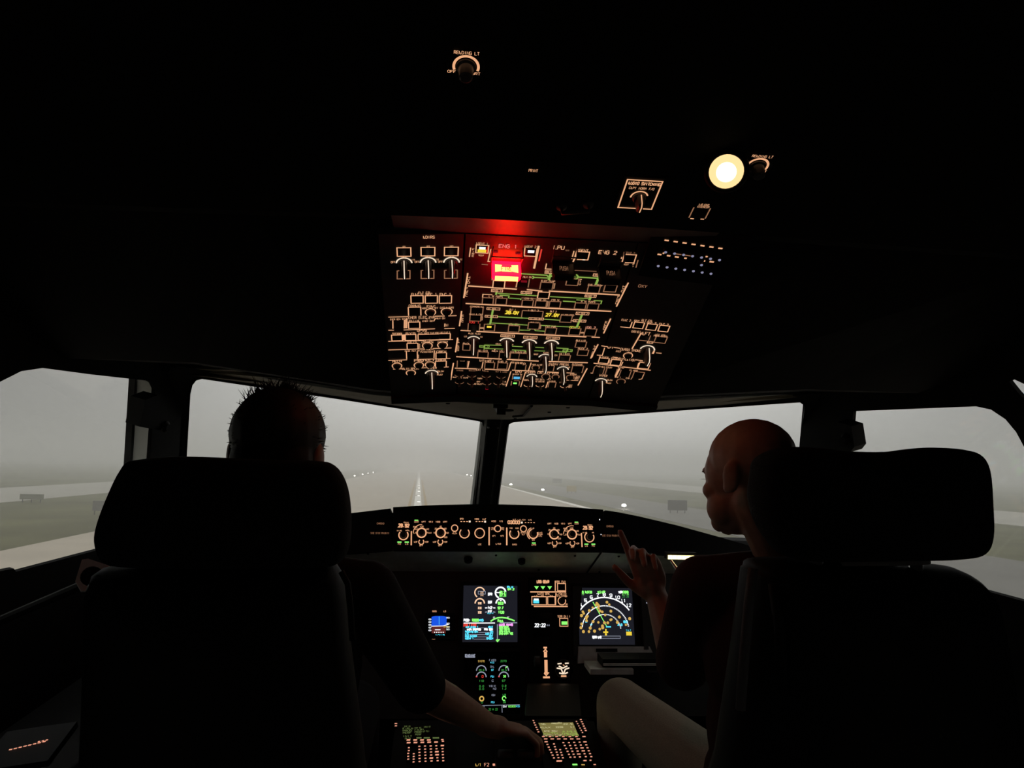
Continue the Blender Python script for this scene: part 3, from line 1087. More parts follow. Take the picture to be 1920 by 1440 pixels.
P.txt('CTR TK', 235, 1176, 115, 22); P.txt('MODE SEL', 410, 1197, 145, 22); P.txt('CTR TK', 602, 1198, 110, 22); P.txt('R TK PUMPS', 1055, 1220, 195, 24)
for cx, cy in ((215, 1240), (400, 1250), (592, 1258), (945, 1278), (1120, 1288)):
    P.button(cx, cy, 152, 84, m='amberdim')
P.txt('ON', 492, 1250, 18, 80)
P.line((0, 1283), (1376, 1353), w=.0035)
# electrical
P.setz(*Z3)
P.line((1075, 165), (1045, 376), w=.003); P.txt('ELEC', 1088, 270, 26, 20, vertical=True)
P.button(1286, 158, 168, 88, m='amberdim', sides='lr'); P.txt('COMMERCIAL', 1292, 107, 195, 20)
P.button(1265, 262, 150, 84, m='amberdim'); P.txt('GALY & CAB', 1275, 212, 185, 20); P.txt('ON', 1355, 265, 20, 60)
P.tag('AC BUS 1', 1515, 135, 180, 30); P.tag('DC BUS 1', 1486, 241, 172, 28)
P.line((1508, 152), (1470, 345), m='lime', w=.0042); P.line((1575, 245), (1925, 263), m='lime', w=.003); P.line((1480, 330), (1925, 356), m='lime')
P.txt('BAT 1', 1782, 148, 85, 22); P.txt('28.0V', 1775, 188, 178, 40, m='yellow', lw=.0028)
P.button(1245, 388, 160, 98, 'IDG 1', m='amberdim', sides='lr', lm='redsym'); P.button(1460, 396, 146, 90, m='amberdim', lit=((-4, -18, 64, 26, 'yellow'),)); P.txt('GEN 1', 1470, 350, 80, 16, m='lime')
P.line((1322, 397), (1388, 397), w=.0015); P.line((1322, 408), (1388, 408), w=.0015)
P.button(1798, 412, 148, 86, 'APU GEN', m='amberdim'); P.line((1870, 430), (1925, 433), m='lime')
P.line((1060, 435), (1200, 441), w=.003); P.line((1280, 448), (1925, 483), w=.0035)
P.setz(*Z4)
P.button(228, 172, 234, 76, m='amberdim', sides='ltr'); P.txt('1 BAT 2', 240, 130, 120, 18)
P.txt('BAT 2', 465, 141, 72, 18); P.txt('27.8V', 455, 180, 146, 32, m='yellow', lw=.0026)
P.button(608, 222, 128, 78, m='amberdim'); P.txt('AC ESS FEED', 626, 181, 142, 18)
P.tag('AC BUS 2', 793, 163, 146, 28); P.line((787, 177), (726, 322), m='lime', w=.0045)
P.line((0, 207), (190, 217), m='lime'); P.tag('AC ESS BUS', 272, 222, 165, 22); P.line((360, 227), (540, 238), m='lime'); P.tag('DC BUS 2', 760, 246, 142, 24); P.line((655, 242), (690, 244))
P.button(245, 302, 126, 72, m='amberdim'); P.txt('BUS TIE', 255, 267, 92, 18); P.txt('ON', 318, 312, 16, 50)
P.line((0, 285), (175, 293), m='lime'); P.line((330, 297), (726, 318), m='lime')
P.button(435, 360, 122, 72, 'EXT PWR', m='amberdim'); P.button(705, 368, 124, 72, 'GEN 2', m='amberdim', lm='yellow'); P.button(880, 376, 128, 82, 'IDG 2', m='amberdim', lm='keyglow')
P.line((80, 348), (195, 352), (205, 340), m='lime'); P.line((255, 342), (262, 356), (370, 362), m='lime')
P.line((765, 373), (815, 375), w=.0015); P.line((765, 382), (815, 384), w=.0015)
P.line((0, 385), (836, 426), w=.0035); P.line((895, 428), (988, 433), w=.003)
P.line((1110, 220), (1030, 386), w=.003); P.txt('ELEC', 1048, 298, 22, 18, vertical=True)
# air conditioning
P.setz(*Z3)
P.line((1020, 535), (990, 736), w=.003); P.txt('AIR COND', 1028, 635, 24, 16, vertical=True)
P.txt('PACK FLOW', 1252, 480, 165, 20); P.txt('LO', 1128, 518, 32, 18); P.txt('HI', 1352, 525, 30, 18)
P.selector(1240, 575, 84, tall=.032, a0=25, a1=155)
P.button(1142, 668, 100, 80, 'PACK', m='amberdim')
P.tag('ENG 1', 1390, 658, 130, 28, m='lime')
P.line((1385, 700), (1395, 636), (1650, 642), m='lime'); P.line((1400, 686), (1650, 692), m='lime'); P.line((1535, 690), (1533, 712))
P.tag('COCKPIT', 1712, 510, 190, 30); P.selector(1697, 605, 94, tall=.032, a0=20, a1=160, turn=-6)
P.txt('COLD', 1580, 622, 62, 18); P.txt('HOT', 1780, 632, 20, 16)
P.button(1370, 772, 142, 78, 'ENG 1 BLEED', m='amberdim', sides='ltr'); P.txt('RAM', 1535, 722, 80, 18)
P.button(1668, 782, 142, 84, 'APU BLEED', m='amberdim', sides='ltr'); P.button(1812, 790, 128, 80, 'ENG GND', m='amberdim', sides='ltr')
P.line((1000, 798), (1630, 832), w=.0035); P.line((1700, 835), (1925, 846), w=.0035)
P.setz(*Z4)
P.tag('FWD CABIN', 206, 432, 152, 26); P.selector(192, 510, 78, tall=.034, a0=15, a1=165, turn=-6)
P.tag('AFT CABIN', 460, 440, 148, 26); P.selector(440, 518, 78, tall=.034, a0=15, a1=165, turn=-6)
P.line((0, 530), (120, 537), m='lime'); P.line((262, 543), (360, 548), m='lime'); P.line((500, 550), (630, 558), (602, 612), m='lime')
P.line((0, 572), (150, 580), (150, 600), m='lime'); P.line((250, 582), (370, 586), m='lime'); P.line((480, 590), (612, 598), m='lime'); P.line((36, 575), (36, 598), m='lime')
P.tag('ENG 2', 625, 580, 105, 24, m='lime')
P.button(135, 645, 122, 64, 'APU BLEED', m='amberdim', sides='ltr'); P.button(590, 664, 124, 64, 'ENG 2 BLEED', m='amberdim', sides='ltr')
P.selector(370, 665, 66, tall=.034, a0=10, a1=170); P.txt('SHUT', 270, 622, 50, 16); P.txt('OPEN', 478, 632, 60, 16); P.txt('AUTO', 385, 605, 58, 16)
P.button(774, 512, 116, 64, 'RAM AIR', m='amberdim', lm='amber'); P.button(797, 603, 116, 62, 'PACK 2', m='amberdim')
P.line((968, 510), (885, 668), w=.003); P.txt('AIR COND', 915, 590, 20, 13, vertical=True)
P.line((0, 685), (300, 698), w=.0035); P.line((405, 702), (852, 717), w=.0035)
# anti ice, lights, cabin pressure
P.setz(*Z3)
P.txt('ANTI ICE', 1408, 853, 165, 26)
P.button(1085, 902, 142, 92, m='amberdim', sides='lr'); P.txt('WING', 1085, 865, 66, 18); P.line((1178, 860), (1160, 952)); P.line((1372, 870), (1354, 962))
P.button(1462, 922, 132, 84, 'ENG 1', m='amberdim'); P.button(1640, 926, 132, 84, 'ENG 2', m='amberdim')
P.line((980, 957), (1280, 968), w=.003); P.line((1400, 972), (1725, 988), w=.003); P.txt('EXT LT', 1342, 980, 125, 24)
P.line((1758, 875), (1722, 987)); P.txt('PROBE/WINDOW HEAT', 1840, 880, 165, 22); P.button(1870, 935, 105, 80, m='amberdim', sides='lr')
P.line((962, 885), (922, 1122), w=.003)
for cx, cy in ((1040, 1038), (1215, 1046), (1418, 1050), (1622, 1062), (1045, 1138), (1215, 1150), (1425, 1152), (1580, 1150)):
    P.toggle(cx, cy, 64, m='amberdim')
for t, x, y in (('STROBE', 1052, 988), ('BEACON', 1225, 990), ('WING', 1415, 1000), ('NAV & LOGO', 1625, 1008), ('RWY', 980, 1085), ('L LAND', 1115, 1088), ('TURN', 1325, 1100), ('OFF', 1310, 1145), ('RETRACT', 1305, 1178), ('T.O.', 1672, 1145), ('TAXI', 1668, 1182)):
    P.txt(t, x, y, 16 * len(t), 17, m='amber' if y > 1080 else 'amberdim')
P.line((1758, 1000), (1690, 1210)); P.txt('APU', 1862, 1008, 80, 24); P.txt('MASTER SW', 1845, 1042, 130, 18)
P.button(1838, 1085, 115, 62, m='amberdim', sides='lr', lit=((0, 0, 86, 32, 'litblue'),)); P.txt('START', 1838, 1130, 75, 16, m='amberdim')
P.button(1818, 1168, 110, 60, m='amberdim', sides='lr', lit=((-4, -8, 50, 22, 'green'),))
P.bar(1425, 1240, 40, 26, 'litred')
P.setz(*Z4)
P.button(95, 770, 118, 62, 'AUTO', m='amberdim', sides='lr'); P.line((215, 716), (184, 806)); P.round_button(266, 770, 42, m='amberdim'); P.button(410, 780, 120, 62, m='amberdim', sides='lr')
P.txt('HOT AIR', 280, 740, 110, 16); P.txt('CABIN PRESS', 527, 735, 220, 22); P.selector(570, 800, 60, tall=.034, a0=10, a1=170)
P.txt('MAN V/S', 430, 748, 90, 16); P.txt('UP', 640, 772, 22, 18)
P.button(735, 790, 124, 78, 'DITCHING', m='amberdim', sides='ltr'); P.line((845, 780), (742, 972), w=.003)
P.line((0, 800), (260, 812), w=.003); P.line((290, 815), (530, 828), w=.003); P.line((610, 830), (700, 834))
P.line((152, 820), (97, 990)); P.txt('CABIN', 210, 826, 100, 18); P.selector(222, 880, 54, tall=.02, a0=10, a1=170)
P.txt('LDG ELEV AUTO', 405, 832, 235, 20); P.round_button(380, 870, 46, m='amberdim'); P.round_button(490, 876, 40, m='amberdim'); P.round_button(655, 880, 44, m='amberdim')
P.txt('SEAT BELTS', 315, 905, 100, 18); P.txt('ON', 412, 898, 40, 18); P.txt('STBY', 690, 850, 70, 16); P.txt('TEST', 740, 872, 50, 14); P.txt('BRT', 735, 888, 50, 14); P.txt('DIM', 725, 902, 40, 14)
P.button(450, 965, 80, 60, 'SIGNS', m='amberdim', sides='ltr'); P.line((405, 930), (380, 1000))
for cx, cy in ((180, 958), (315, 962), (590, 970)):
    P.toggle(cx, cy, 48, m='amber')
P.txt('ANN LT', 572, 938, 75, 16, m='amberdim'); P.line((610, 912), (745, 918), w=.0015); P.txt('NO SMOKING', 315, 928, 100, 16); P.txt('OFF', 660, 972, 40, 14); P.txt('BRT', 655, 990, 40, 14); P.txt('DOME', 165, 912, 60, 15)
P.finish()
# fire handles: guarded lever boxes
def fire_handle(cx, cy, w, h, lit, name):
    fr = OVC
    P.setz(*Z1)
    u, v = P.uv(cx, cy)
    a, _ = P.size(cx, cy, w, h)
    o = MB()
    D = .034
    c = fr.at(u, v, .0)
    prof = [(-.5, 0), (-.5, D), (-.42, D + .006), (.42, D + .006), (.5, D), (.5, 0)]
    rows = [[fr.at(u + q[0] * a, v + k, q[1]) for q in prof] for k in (-.006, .008)]
    o.grid(rows, close_u=True, cap=True)
    ob = o.build(name, 'fireside' if lit else 'housing', ov)
    # square face towards the pilots
    f = MB()
    f.poly([fr.at(u - a * .46, v + .0085, .008), fr.at(u + a * .46, v + .0085, .008), fr.at(u + a * .46, v + .0085, D + .002), fr.at(u - a * .46, v + .0085, D + .002)])
    f.build('lit_face', 'firered' if lit else 'button', ob)
    F2 = Frame(fr.at(u, v + .0092, .021), fr.U, -fr.N)
    if lit:
        q = MB()
        aw, ah = a * .40, .0105
        for s_ in (-1, 1):
            q.poly([F2.at(s_ * aw * .42, -ah * .7), F2.at(s_ * aw, -ah), F2.at(s_ * aw, ah), F2.at(s_ * aw * .42, ah * .9)][::s_])
        q.poly([F2.at(-aw * .42, -ah * .8), F2.at(aw * .42, -ah * .8), F2.at(aw * .42, ah * .35), F2.at(-aw * .42, ah * .35)])
        q.build('lamp_glow', 'firecore', ob)
    if lit:
        q = MB()
        q.poly([fr.at(u - a * .40, v - .0055, D + .0064), fr.at(u + a * .40, v - .0055, D + .0064), fr.at(u + a * .40, v + .0075, D + .0064), fr.at(u - a * .40, v + .0075, D + .0064)])
        q.build('lamp_glow', 'firecore', ob)
    q = MB()
    text(q, Frame(F2.at(0, -.001, .0006), F2.U, F2.V), 'FIRE' if lit else 'PUSH', 0, 0, a * .36, .011, 0)
    q.build('engraved_word', 'litred' if lit else 'amberdim', ob)
    # wire guard
    g = MB()
    for s_ in (-1, 1):
        g.tube([fr.at(u + s_ * a * .52, v + .004, .0), fr.at(u + s_ * a * .54, v + .03, .012), fr.at(u + s_ * a * .5, v + .05, .004)], .0016, 6)
    g.tube([fr.at(u - a * .54, v + .03, .012), fr.at(u + a * .54, v + .03, .012)], .0016, 6)
    g.build('guard', 'knob', ob)
fire_handle(1690, 705, 395, 130, True, 'fire_handle')
fire_handle(1690 + 780, 700, 300, 110, False, 'fire_handle')
fire_handle(1690 + 1420, 765, 300, 110, False, 'fire_handle')
P = Panel(OVC, ov)
P.setz(*Z1)
P.bar(1540, 525, 75, 22, 'litred'); P.bar(1855, 548, 70, 22, 'litred')
P.finish('lamp_window')

# ---- right column
P = Panel(OVR, ov)
P.setz(*Z4)
P.txt('FLT CTL', 1522, 245, 128, 24)
for cx, cy, t in ((1285, 285, 'ELAC 2'), (1425, 296, 'SEC 2'), (1570, 315, 'SEC 3'), (1708, 332, 'FAC 2')):
    P.button(cx, cy, 114, 68, t, m='amber', lm='amber', sides='ltrb' if cx > 1300 else 'rb')
P.txt('CARGO HEAT', 1395, 368, 105, 24); P.txt('AFT', 1510, 390, 90, 34); P.line((1455, 378), (1350, 560), w=.003)
P.button(1490, 436, 118, 66, m='amberdim', sides='rb'); P.button(1672, 458, 130, 72, 'AFT ISOL', m='amberdim'); P.txt('HOT AIR', 1670, 418, 150, 20)
P.tag('AFT', 1553, 488, 65, 20); P.selector(1520, 575, 78, tall=.036, a0=5, a1=170, turn=4)
P.line((1005, 526), (1075, 536)); P.line((1145, 544), (1215, 554)); P.line((1620, 605), (1682, 611))
P.txt('AFT', 1108, 548, 64, 18); P.txt('CARGO SMOKE', 1335, 574, 235, 24); P.bar(1580, 597, 45, 34, 'amber')
P.button(1085, 600, 118, 92, m='amber', sides='l'); P.txt('DISCH', 1197, 588, 52, 18); P.round_button(1305, 636, 52); P.txt('TEST', 1320, 605, 50, 14)
P.line((955, 630), (1018, 634)); P.line((1132, 652), (1190, 660)); P.line((1390, 684), (1468, 692)); P.txt('VENTILATION', 1285, 680, 205, 24)
P.button(1032, 694, 112, 56, 'BLOWER', m='amber'); P.button(1168, 714, 112, 62, 'EXTRACT', m='amber'); P.txt('OVR', 1095, 705, 20, 40)
P.line((1248, 708), (1225, 752)); P.line((1425, 720), (1408, 775)); P.button(1485, 750, 122, 66, 'CAB FANS', m='amber')
P.line((910, 720), (1200, 758), w=.003); P.line((1255, 764), (1560, 802), w=.003); P.txt('ENG', 1228, 768, 64, 18); P.txt('MAN START', 1065, 768, 125, 16); P.txt('N1 MODE', 1370, 804, 95, 16)
for cx, cy in ((975, 802), (1115, 818), (1272, 838), (1420, 858)):
    P.button(cx, cy, 118, 76, m='amberdim', sides='lr' if cx < 1300 else 'ltr')
P.txt('FWD', 968, 756, 50, 14); P.line((1215, 780), (1165, 880)); P.line((1205, 780), (1158, 870)); P.line((1480, 850), (1455, 900), (1425, 905))
P.txt('ENG 1', 1190, 880, 66, 16); P.txt('ENG 2', 1315, 892, 66, 16); P.line((860, 830), (912, 834))
P.txt('WIPER', 1027, 862, 90, 22); P.selector(1000, 935, 64, tall=.036, a0=10, a1=170, turn=4); P.txt('SLOW', 1100, 912, 62, 15); P.txt('FAST', 1090, 947, 52, 14); P.line((1068, 910), (1060, 945), w=.0014)
P.round_button(1225, 928, 50, m='amberdim')
P.setz(0, 0, 1)
P.txt('OXY', 1205, 536, 16, 5, m='amberdim')
P.finish()

P = Panel(Frame((0, 1.24, 1.7215), X, (0, -1, 0)), ov); P.txt('F6', 806, 413, 8, 4); P.finish()

# circuit breakers outboard on the right of the overhead
CBF = Frame(OVR.at(0, 0, .012), OVR.U * math.cos(.03) + OVR.N * math.sin(.03), OVR.V)
cb = thing('circuit_breaker_panel', 'circuit breaker panel of pale round buttons with amber labels beside the overhead panel', 'control panel', CBF.pt(1290, 480))
u0, v0 = CBF.uv(1225, 510); u1, v1 = CBF.uv(1368, 440)
uu = [CBF.uv(*p) for p in ((1222, 440), (1375, 520), (1222, 520), (1375, 440))]
plate(CBF, min(p[0] for p in uu), max(p[0] for p in uu), min(p[1] for p in uu), max(p[1] for p in uu), .006, 'breaker_plate', 'black', cb)
P = Panel(CBF, cb)
P.setz(1200, 420, 9.6)
MT['breaker'] = glow('breaker_cap_glow', (.42, .42, .62), .55)  # emission gives the caps their pale tone
for x, y in [(457 + 161 * k, 443 + 23.5 * k) for k in range(7)] + [(325 + 157.5 * k, 692 + 23 * k) for k in range(7)] + [(1100, 673)]:
    u, v = P.uv(x, y)
    q = MB()
    q.lathe(CBF.at(u, v, 0), CBF.N, [(.0042, 0), (.0042, .004), (.0030, .0042), (.0030, .010)], 14)
    o = q.build('circuit_breaker', 'knob', cb)
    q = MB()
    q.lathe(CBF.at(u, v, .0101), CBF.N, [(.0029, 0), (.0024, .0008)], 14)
    q.build('emissive_cap', 'breaker', o)
for x, y, w in [(480 + 161 * k, 285 + 24 * k, 80) for k in range(7)] + [(350, 540, 75), (422, 517, 32), (515, 562, 66), (663, 585, 75), (818, 608, 48), (1198, 578, 40), (1290, 672, 84), (1163, 655, 22)]:
    P.bar(x, y, w, 26, 'amber')
P.line((630, 528), (745, 545), m='amberdim'); P.line((800, 552), (910, 568), m='amberdim')
P.finish('breaker_label')

# ------------------------------------------------------------------ fittings on the ceiling behind the overhead panel
TA = math.radians(20)
AFT = Frame((0, 1.19, 1.705), X, (0, -math.cos(TA), math.sin(TA)))
def knob_light(px, py, label, ang=(-20, 200)):
    t = thing('dimmer_knob', label, 'knob', AFT.pt(px, py))
    u, v = AFT.uv(px, py)
    R = .0165
    q = MB(); q.lathe(AFT.at(u, v, 0), AFT.N, [(R * 1.5, 0), (R * 1.5, .002), (R * 1.4, .003)], 24); q.build('mounting_disc', 'black', t)
    q = MB(); q.lathe(AFT.at(u, v, .002), AFT.N, [(R * .8, 0), (R * .8, .004), (R * .62, .006), (R * .55, .022), (R * .4, .024)], 20); q.build('knob', 'knob', t)
    q = MB(); ribbon(q, AFT, arcpts((u, v), R, *ang, 24), .0036, .0034); q.build('lit_arc', 'amber', t)
    q = MB(); f2 = Frame(AFT.at(u, v, .0034), AFT.U, AFT.V)
    text(q, f2, 'READING LT', 0, R * 1.30, R * 2.0, .0045, 0)
    text(q, f2, 'OFF', -R * 1.15, -R * .55, R * .65, .004, 0)
    text(q, f2, 'BRT', R * .85, -R * .6, R * .65, .004, 0)
    q.build('lit_legend', 'amber', t)
knob_light(874, 122, 'small dimmer knob with a lit amber arc alone high on the ceiling')
knob_light(1419, 309, 'small dimmer knob with a lit amber arc beside the glowing reading lamp')
# reading lamp
lp = AFT.pt(1358, 302, .022)
ln = (AFT.N * .35 + (EYE - lp).normalized() * .9 + X * -.05).normalized()
lt_ = thing('reading_lamp', 'round glowing warm reading lamp set in the dark ceiling', 'lamp', lp)
q = MB(); q.lathe(lp - ln * .02, ln, [(.036, -.03), (.034, .018), (.030, .021), (.0268, .0215), (.0262, .018)], 32, cap=False); q.build('housing_ring', 'housing', lt_, smooth=True)
q = MB(); q.lathe(lp - ln * .001, ln, [(.0262, 0), (.024, .0025), (.014, .0045), (.004, .005)], 32); q.build('lens', 'lamp', lt_, smooth=True)
la = ln.orthogonal().normalized(); lb = ln.cross(la)
q = MB(); q.lathe(lp - ln * .001 + la * .0, ln, [(.0155, .0045), (.012, .0056), (.003, .006)], 24); q.build('bulb_glow', 'lampcore', lt_, smooth=True)
q = MB(); q.lathe(lp, ln, [(.021, .0030), (.0205, .0036), (.020, .0030)], 32, cap=False); q.build('lens_rib', 'lamp', lt_)
# audio switching panel
au = thing('audio_switching_panel', 'framed audio switching selector on the ceiling near the reading lamp', 'control panel', AFT.pt(1200, 360))
uvs = [AFT.uv(*p) for p in ((1178, 333), (1243, 337), (1220, 389), (1157, 385))]
cu, cv = sum(p[0] for p in uvs) / 4, sum(p[1] for p in uvs) / 4
hw = (uvs[1][0] - uvs[0][0] + uvs[2][0] - uvs[3][0]) / 4; hh = (uvs[0][1] + uvs[1][1] - uvs[2][1] - uvs[3][1]) / 4
plate(AFT, cu - hw - .006, cu + hw + .006, cv - hh - .006, cv + hh + .006, .006, 'panel_plate', 'black', au, .003)
AU2 = Frame(AFT.at(0, 0, .003), AFT.U, AFT.V)
P = Panel(AU2, au)
q = P.mb('amber')
ribbon(q, AU2, [(cu - hw, cv - hh), (cu + hw, cv - hh), (cu + hw, cv + hh), (cu - hw, cv + hh)], .0024, .0012, True)
text(q, AU2, 'AUDIO SWITCHING', cu + .001, cv + hh * .78, hw * 1.8, .0062, .0012, .0013)
for t, x, w in (('CAPT', -.55, .40), ('NORM', .02, .42), ('F/O', .55, .28)):
    text(q, AU2, t, cu + x * hw, cv + hh * (.45 if x else .55), hw * w, .0050, .0012)
P.selector(1198, 369, 15, tall=.022, a0=20, a1=185, turn=2, pm='amber', m='amber')
P.finish()
# call light push-button, small label, recessed handle
cl = thing('ceiling_push_button', 'small ceiling push-button with a lit outline below the reading lamp', 'button', AFT.pt(1311, 398))
P = Panel(AFT, cl); P.setz(1140, 270, 6.0)
P.button(1030, 770, 190, 120, m='amberdim', sides='lr', name='cap')
P.line((925, 832), (965, 836), m='amber'); P.line((1040, 838), (1080, 840), m='amber')
P.txt('AIR COND', 1080, 678, 115, 22); P.txt('INTERCOM', 1070, 702, 140, 22)
P.finish()
sl = thing('ceiling_placard', 'tiny lit placard alone on the dark ceiling ahead of the jump seat', 'placard', AFT.pt(1000, 318))
q = MB(); q.box(AFT.at(*AFT.uv(1000, 318), .001), AFT.U * .012, AFT.V * .006, AFT.N * .001); q.build('plate', 'black', sl)
P = Panel(AFT, sl); P.h = .0022; P.txt('PRINT', 1000, 318, 17, 5); P.finish()
hd_ = thing('ceiling_hand_grip', 'dull metal recessed grip on the ceiling behind the overhead panel', 'handle', AFT.pt(1078, 382))
q = MB(); a_, b_ = AFT.pt(1053, 386, .004), AFT.pt(1103, 382, .004)
q.tube([a_, a_ + AFT.N * .012, b_ + AFT.N * .012, b_], .0035, 8); q.build('bar', 'knob', hd_, smooth=True)
for p in (a_, b_):
    q = MB(); q.lathe(p - AFT.N * .004, AFT.N, [(.009, 0), (.009, .004), (.004, .006)], 12); q.build('boss', 'paneldark', hd_)

# ------------------------------------------------------------------ glareshield with flight control unit
t10 = math.radians(10)
FCU = Frame((0, 2.38, 1.06), X, (0, math.sin(t10), math.cos(t10)))
gs = thing('glareshield', 'black glareshield carrying a row of backlit orange control knobs', 'control panel', (0, 2.5, 1.05))
def face_prism(px, depth, name, m, h=0.0, parent=gs):
    L = [FCU.pt(*p, h) for p in px]
    bk = [p + Vector((0, depth, -.02)) for p in L]
    b = MB(); b.grid([L, bk], close_u=True, cap=True)
    return b.build(name, m, parent)
face_prism([(737, 1032), (737, 951), (780, 948.5), (830, 946.5), (880, 945.5), (930, 945.5), (980, 946.5), (1030, 948.5), (1080, 951.5), (1131, 955.5), (1131, 1035)], .10, 'control_unit_housing', 'black')
face_prism([(330, 1060), (330, 1010), (450, 992), (560, 974), (660, 961), (732, 952.5), (732, 966), (734.5, 968), (734.5, 1032)], .10, 'side_wing', 'black', -.012)
face_prism([(1133.5, 1035), (1133.5, 957.5), (1137, 956), (1160, 959.5), (1200, 967.5), (1270, 984), (1350, 1006), (1440, 1032), (1540, 1062), (1540, 1095), (1330, 1044)], .10, 'side_wing', 'black', -.012)
dk = MB()     # deck running forward to the windscreen
fr_top = [FCU.pt(330, 1012, -.02), FCU.pt(560, 977, -.02), FCU.pt(735, 956, -.03), FCU.pt(930, 950, -.03), FCU.pt(1131, 960, -.03), FCU.pt(1300, 996, -.02), FCU.pt(1540, 1066, -.02)]
back = [WSL.pt(322, 1036, -.0), WSL.pt(480, 1028), WSL.pt(640, 1020), WSL.pt(880, 1016), WSR.pt(1100, 1020), WSR.pt(1300, 1030), WSR.pt(1490, 1040)]
dk.grid([[p + Vector((0, 0, -.006)) for p in fr_top], [p.lerp(q, .5) - Vector((0, 0, .02)) for p, q in zip(fr_top, back)], back])
dk.build('deck', 'housing', gs)
P = Panel(FCU, gs, lw=.0032)
P.h = .0015
P.setz(660, 940, 6.4)
def efis(cx0, q, mirror=False):
    pass
# captain side
P.txt('CHRONO', 343, 267, 85, 20, m='amberdim'); P.txt('SIDE STICK PRIORITY', 335, 383, 220, 20, m='amberdim')
P.txt('QNH', 650, 254, 55, 15); P.txt('29.92', 622, 291, 125, 36, lw=.0034)
P.txt('IN HG', 566, 352, 60, 16); P.txt('HPA', 668, 350, 48, 16)
P.dial(618, 405, 55, gap=(40, 140), lw=.0038)
for x, t in ((570, 'FD'), (658, 'LS')):
    P.button(x, 503, 66, 46, m='button', proud=.004); P.h = .0055; P.bar(x, 491, 50, 13, 'green'); P.txt(t, x, 513, 32, 15); P.h = .0015
P.line((713, 358), (711, 528), w=.004)
P.bar(773, 228, 46, 12, 'green')
for t, x in (('CSTR', 773), ('WPT', 860), ('VOR.D', 945), ('NDB', 1032), ('ARPT', 1118)):
    P.button(x, 246, 64, 40, m='button', proud=.004); P.h = .0055; P.txt(t, x, 248, 48, 17); P.h = .0015
P.dial(835, 378, 54, lw=.0044); P.dial(1063, 378, 56, lw=.0044)
for t, x, y, w in (('ROSE', 760, 307, 50), ('VOR', 837, 303, 42), ('NAV', 772, 334, 38), ('ARC', 907, 335, 36), ('PLAN', 928, 378, 50), ('LS', 757, 378, 36), ('10', 988, 378, 22), ('20', 1005, 328, 24), ('40', 1063, 303, 24), ('80', 1120, 328, 24), ('160', 1142, 380, 36), ('320', 1124, 432, 36), ('ADF', 766, 487, 42), ('VOR', 896, 487, 40), ('OFF', 831, 530, 42), ('ADF', 994, 487, 42), ('VOR', 1122, 487, 40), ('OFF', 1058, 530, 42)):
    P.txt(t, x, y, w, 17)
u, v = P.uv(835, 378); a, _ = P.size(835, 378, 200, 20)
ribbon(P.mb('amber'), FCU, arcpts((u, v), a / 2, 88, 180, 14), .0022, P.h)
for x in (832, 1060):
    P.dial(x, 487, 30, tall=.010, gap=(50, 130), name='source_switch', lw=.0028)
P.round_button(1232, 322, 38, lw=.0028); P.txt('SPD', 1231, 367, 38, 14); P.txt('MACH', 1231, 387, 54, 14)
P.dial(1350, 382, 57, gap=(45, 135), lw=.0034); P.dial(1532, 382, 57, lw=.0034); P.txt('LOC', 1532, 518, 36, 16)
P.txt('SPD', 1316, 210, 42, 18); P.txt('HDG', 1498, 212, 48, 18); P.txt('LAT', 1588, 214, 40, 18); P.txt('HDG', 1700, 239, 50, 18); P.txt('V/S', 1788, 239, 38, 18)
for x in (1312, 1346, 1381, 1494, 1530, 1564):
    P.bar(x, 243, 20, 8, 'amber')
for x, y in ((1412, 243), (1597, 245)):
    P.bar(x, y, 22, 22, 'warm')
P.line((1645, 310), (1645, 528), w=.004); P.line((1858, 315), (1858, 528), w=.004)
P.round_button(1748, 328, 37, lw=.003)
for t, x, y in (('HDG', 1688, 320), ('V/S', 1688, 338), ('TRK', 1807, 320), ('FPA', 1807, 338)):
    P.txt(t, x, y, 38, 14)
for t, x, y in (('AP1', 1703, 415), ('AP2', 1800, 415), ('A/THR', 1755, 513), ('LOC', 1532, 518)):
    P.button(x, y, 70, 46, m='button', proud=.004); P.h = .0055; P.txt(t, x, y, 12 * len(t), 17); P.h = .0015
# right half
P.setz(920, 940, 6.4)
P.txt('ALT', 285, 220, 36, 15); P.txt('LVL/CH', 370, 223, 90, 14); P.txt('V/S', 470, 225, 40, 14)
P.txt('03000', 277, 252, 140, 36, lw=.003)
P.bar(373, 255, 22, 22, 'warm')
for k in range(4):
    P.bar(418 + k * 34, 256, 18, 8, 'amber')
P.line((192, 315), (192, 528), w=.004)
P.txt('100', 242, 322, 36, 15); P.txt('1000', 314, 323, 42, 15)
P.dial(283, 390, 55, gap=(40, 140), lw=.0038); P.round_button(393, 330, 36, lw=.003); P.txt('METRIC', 393, 378, 62, 14); P.txt('ALT', 393, 398, 34, 14)
P.dial(510, 390, 54, gap=(20, 110), lw=.004)
u, v = P.uv(510, 390); a, _ = P.size(510, 390, 146, 20)
ribbon(P.mb('amber'), FCU, arcpts((u, v), a / 2, 110, 235, 14), .0026, P.h)
P.txt('UP', 508, 326, 26, 16); P.txt('DN', 512, 463, 28, 16); P.txt('V/S', 595, 378, 46, 18); P.txt('PUSH', 595, 398, 50, 16); P.txt('LVL', 595, 416, 40, 14)
for t, x, y in (('EXPED', 285, 520), ('APPR', 515, 524)):
    P.button(x, y - 6, 74, 50, m='button', proud=.004); P.h = .0055; P.txt(t, x, y, 52, 16)
    if x > 400:
        P.bar(x, 502, 46, 13, 'green')
    P.h = .0015
for t, x in (('ARPT', 702), ('NDB', 785), ('VOR.D', 865), ('WPT', 948), ('CSTR', 1028)):
    P.button(x, 268, 62, 40, m='button', proud=.004); P.h = .0055; P.txt(t, x, 270, 44, 17); P.h = .0015
P.bar(1028, 251, 44, 12, 'green')
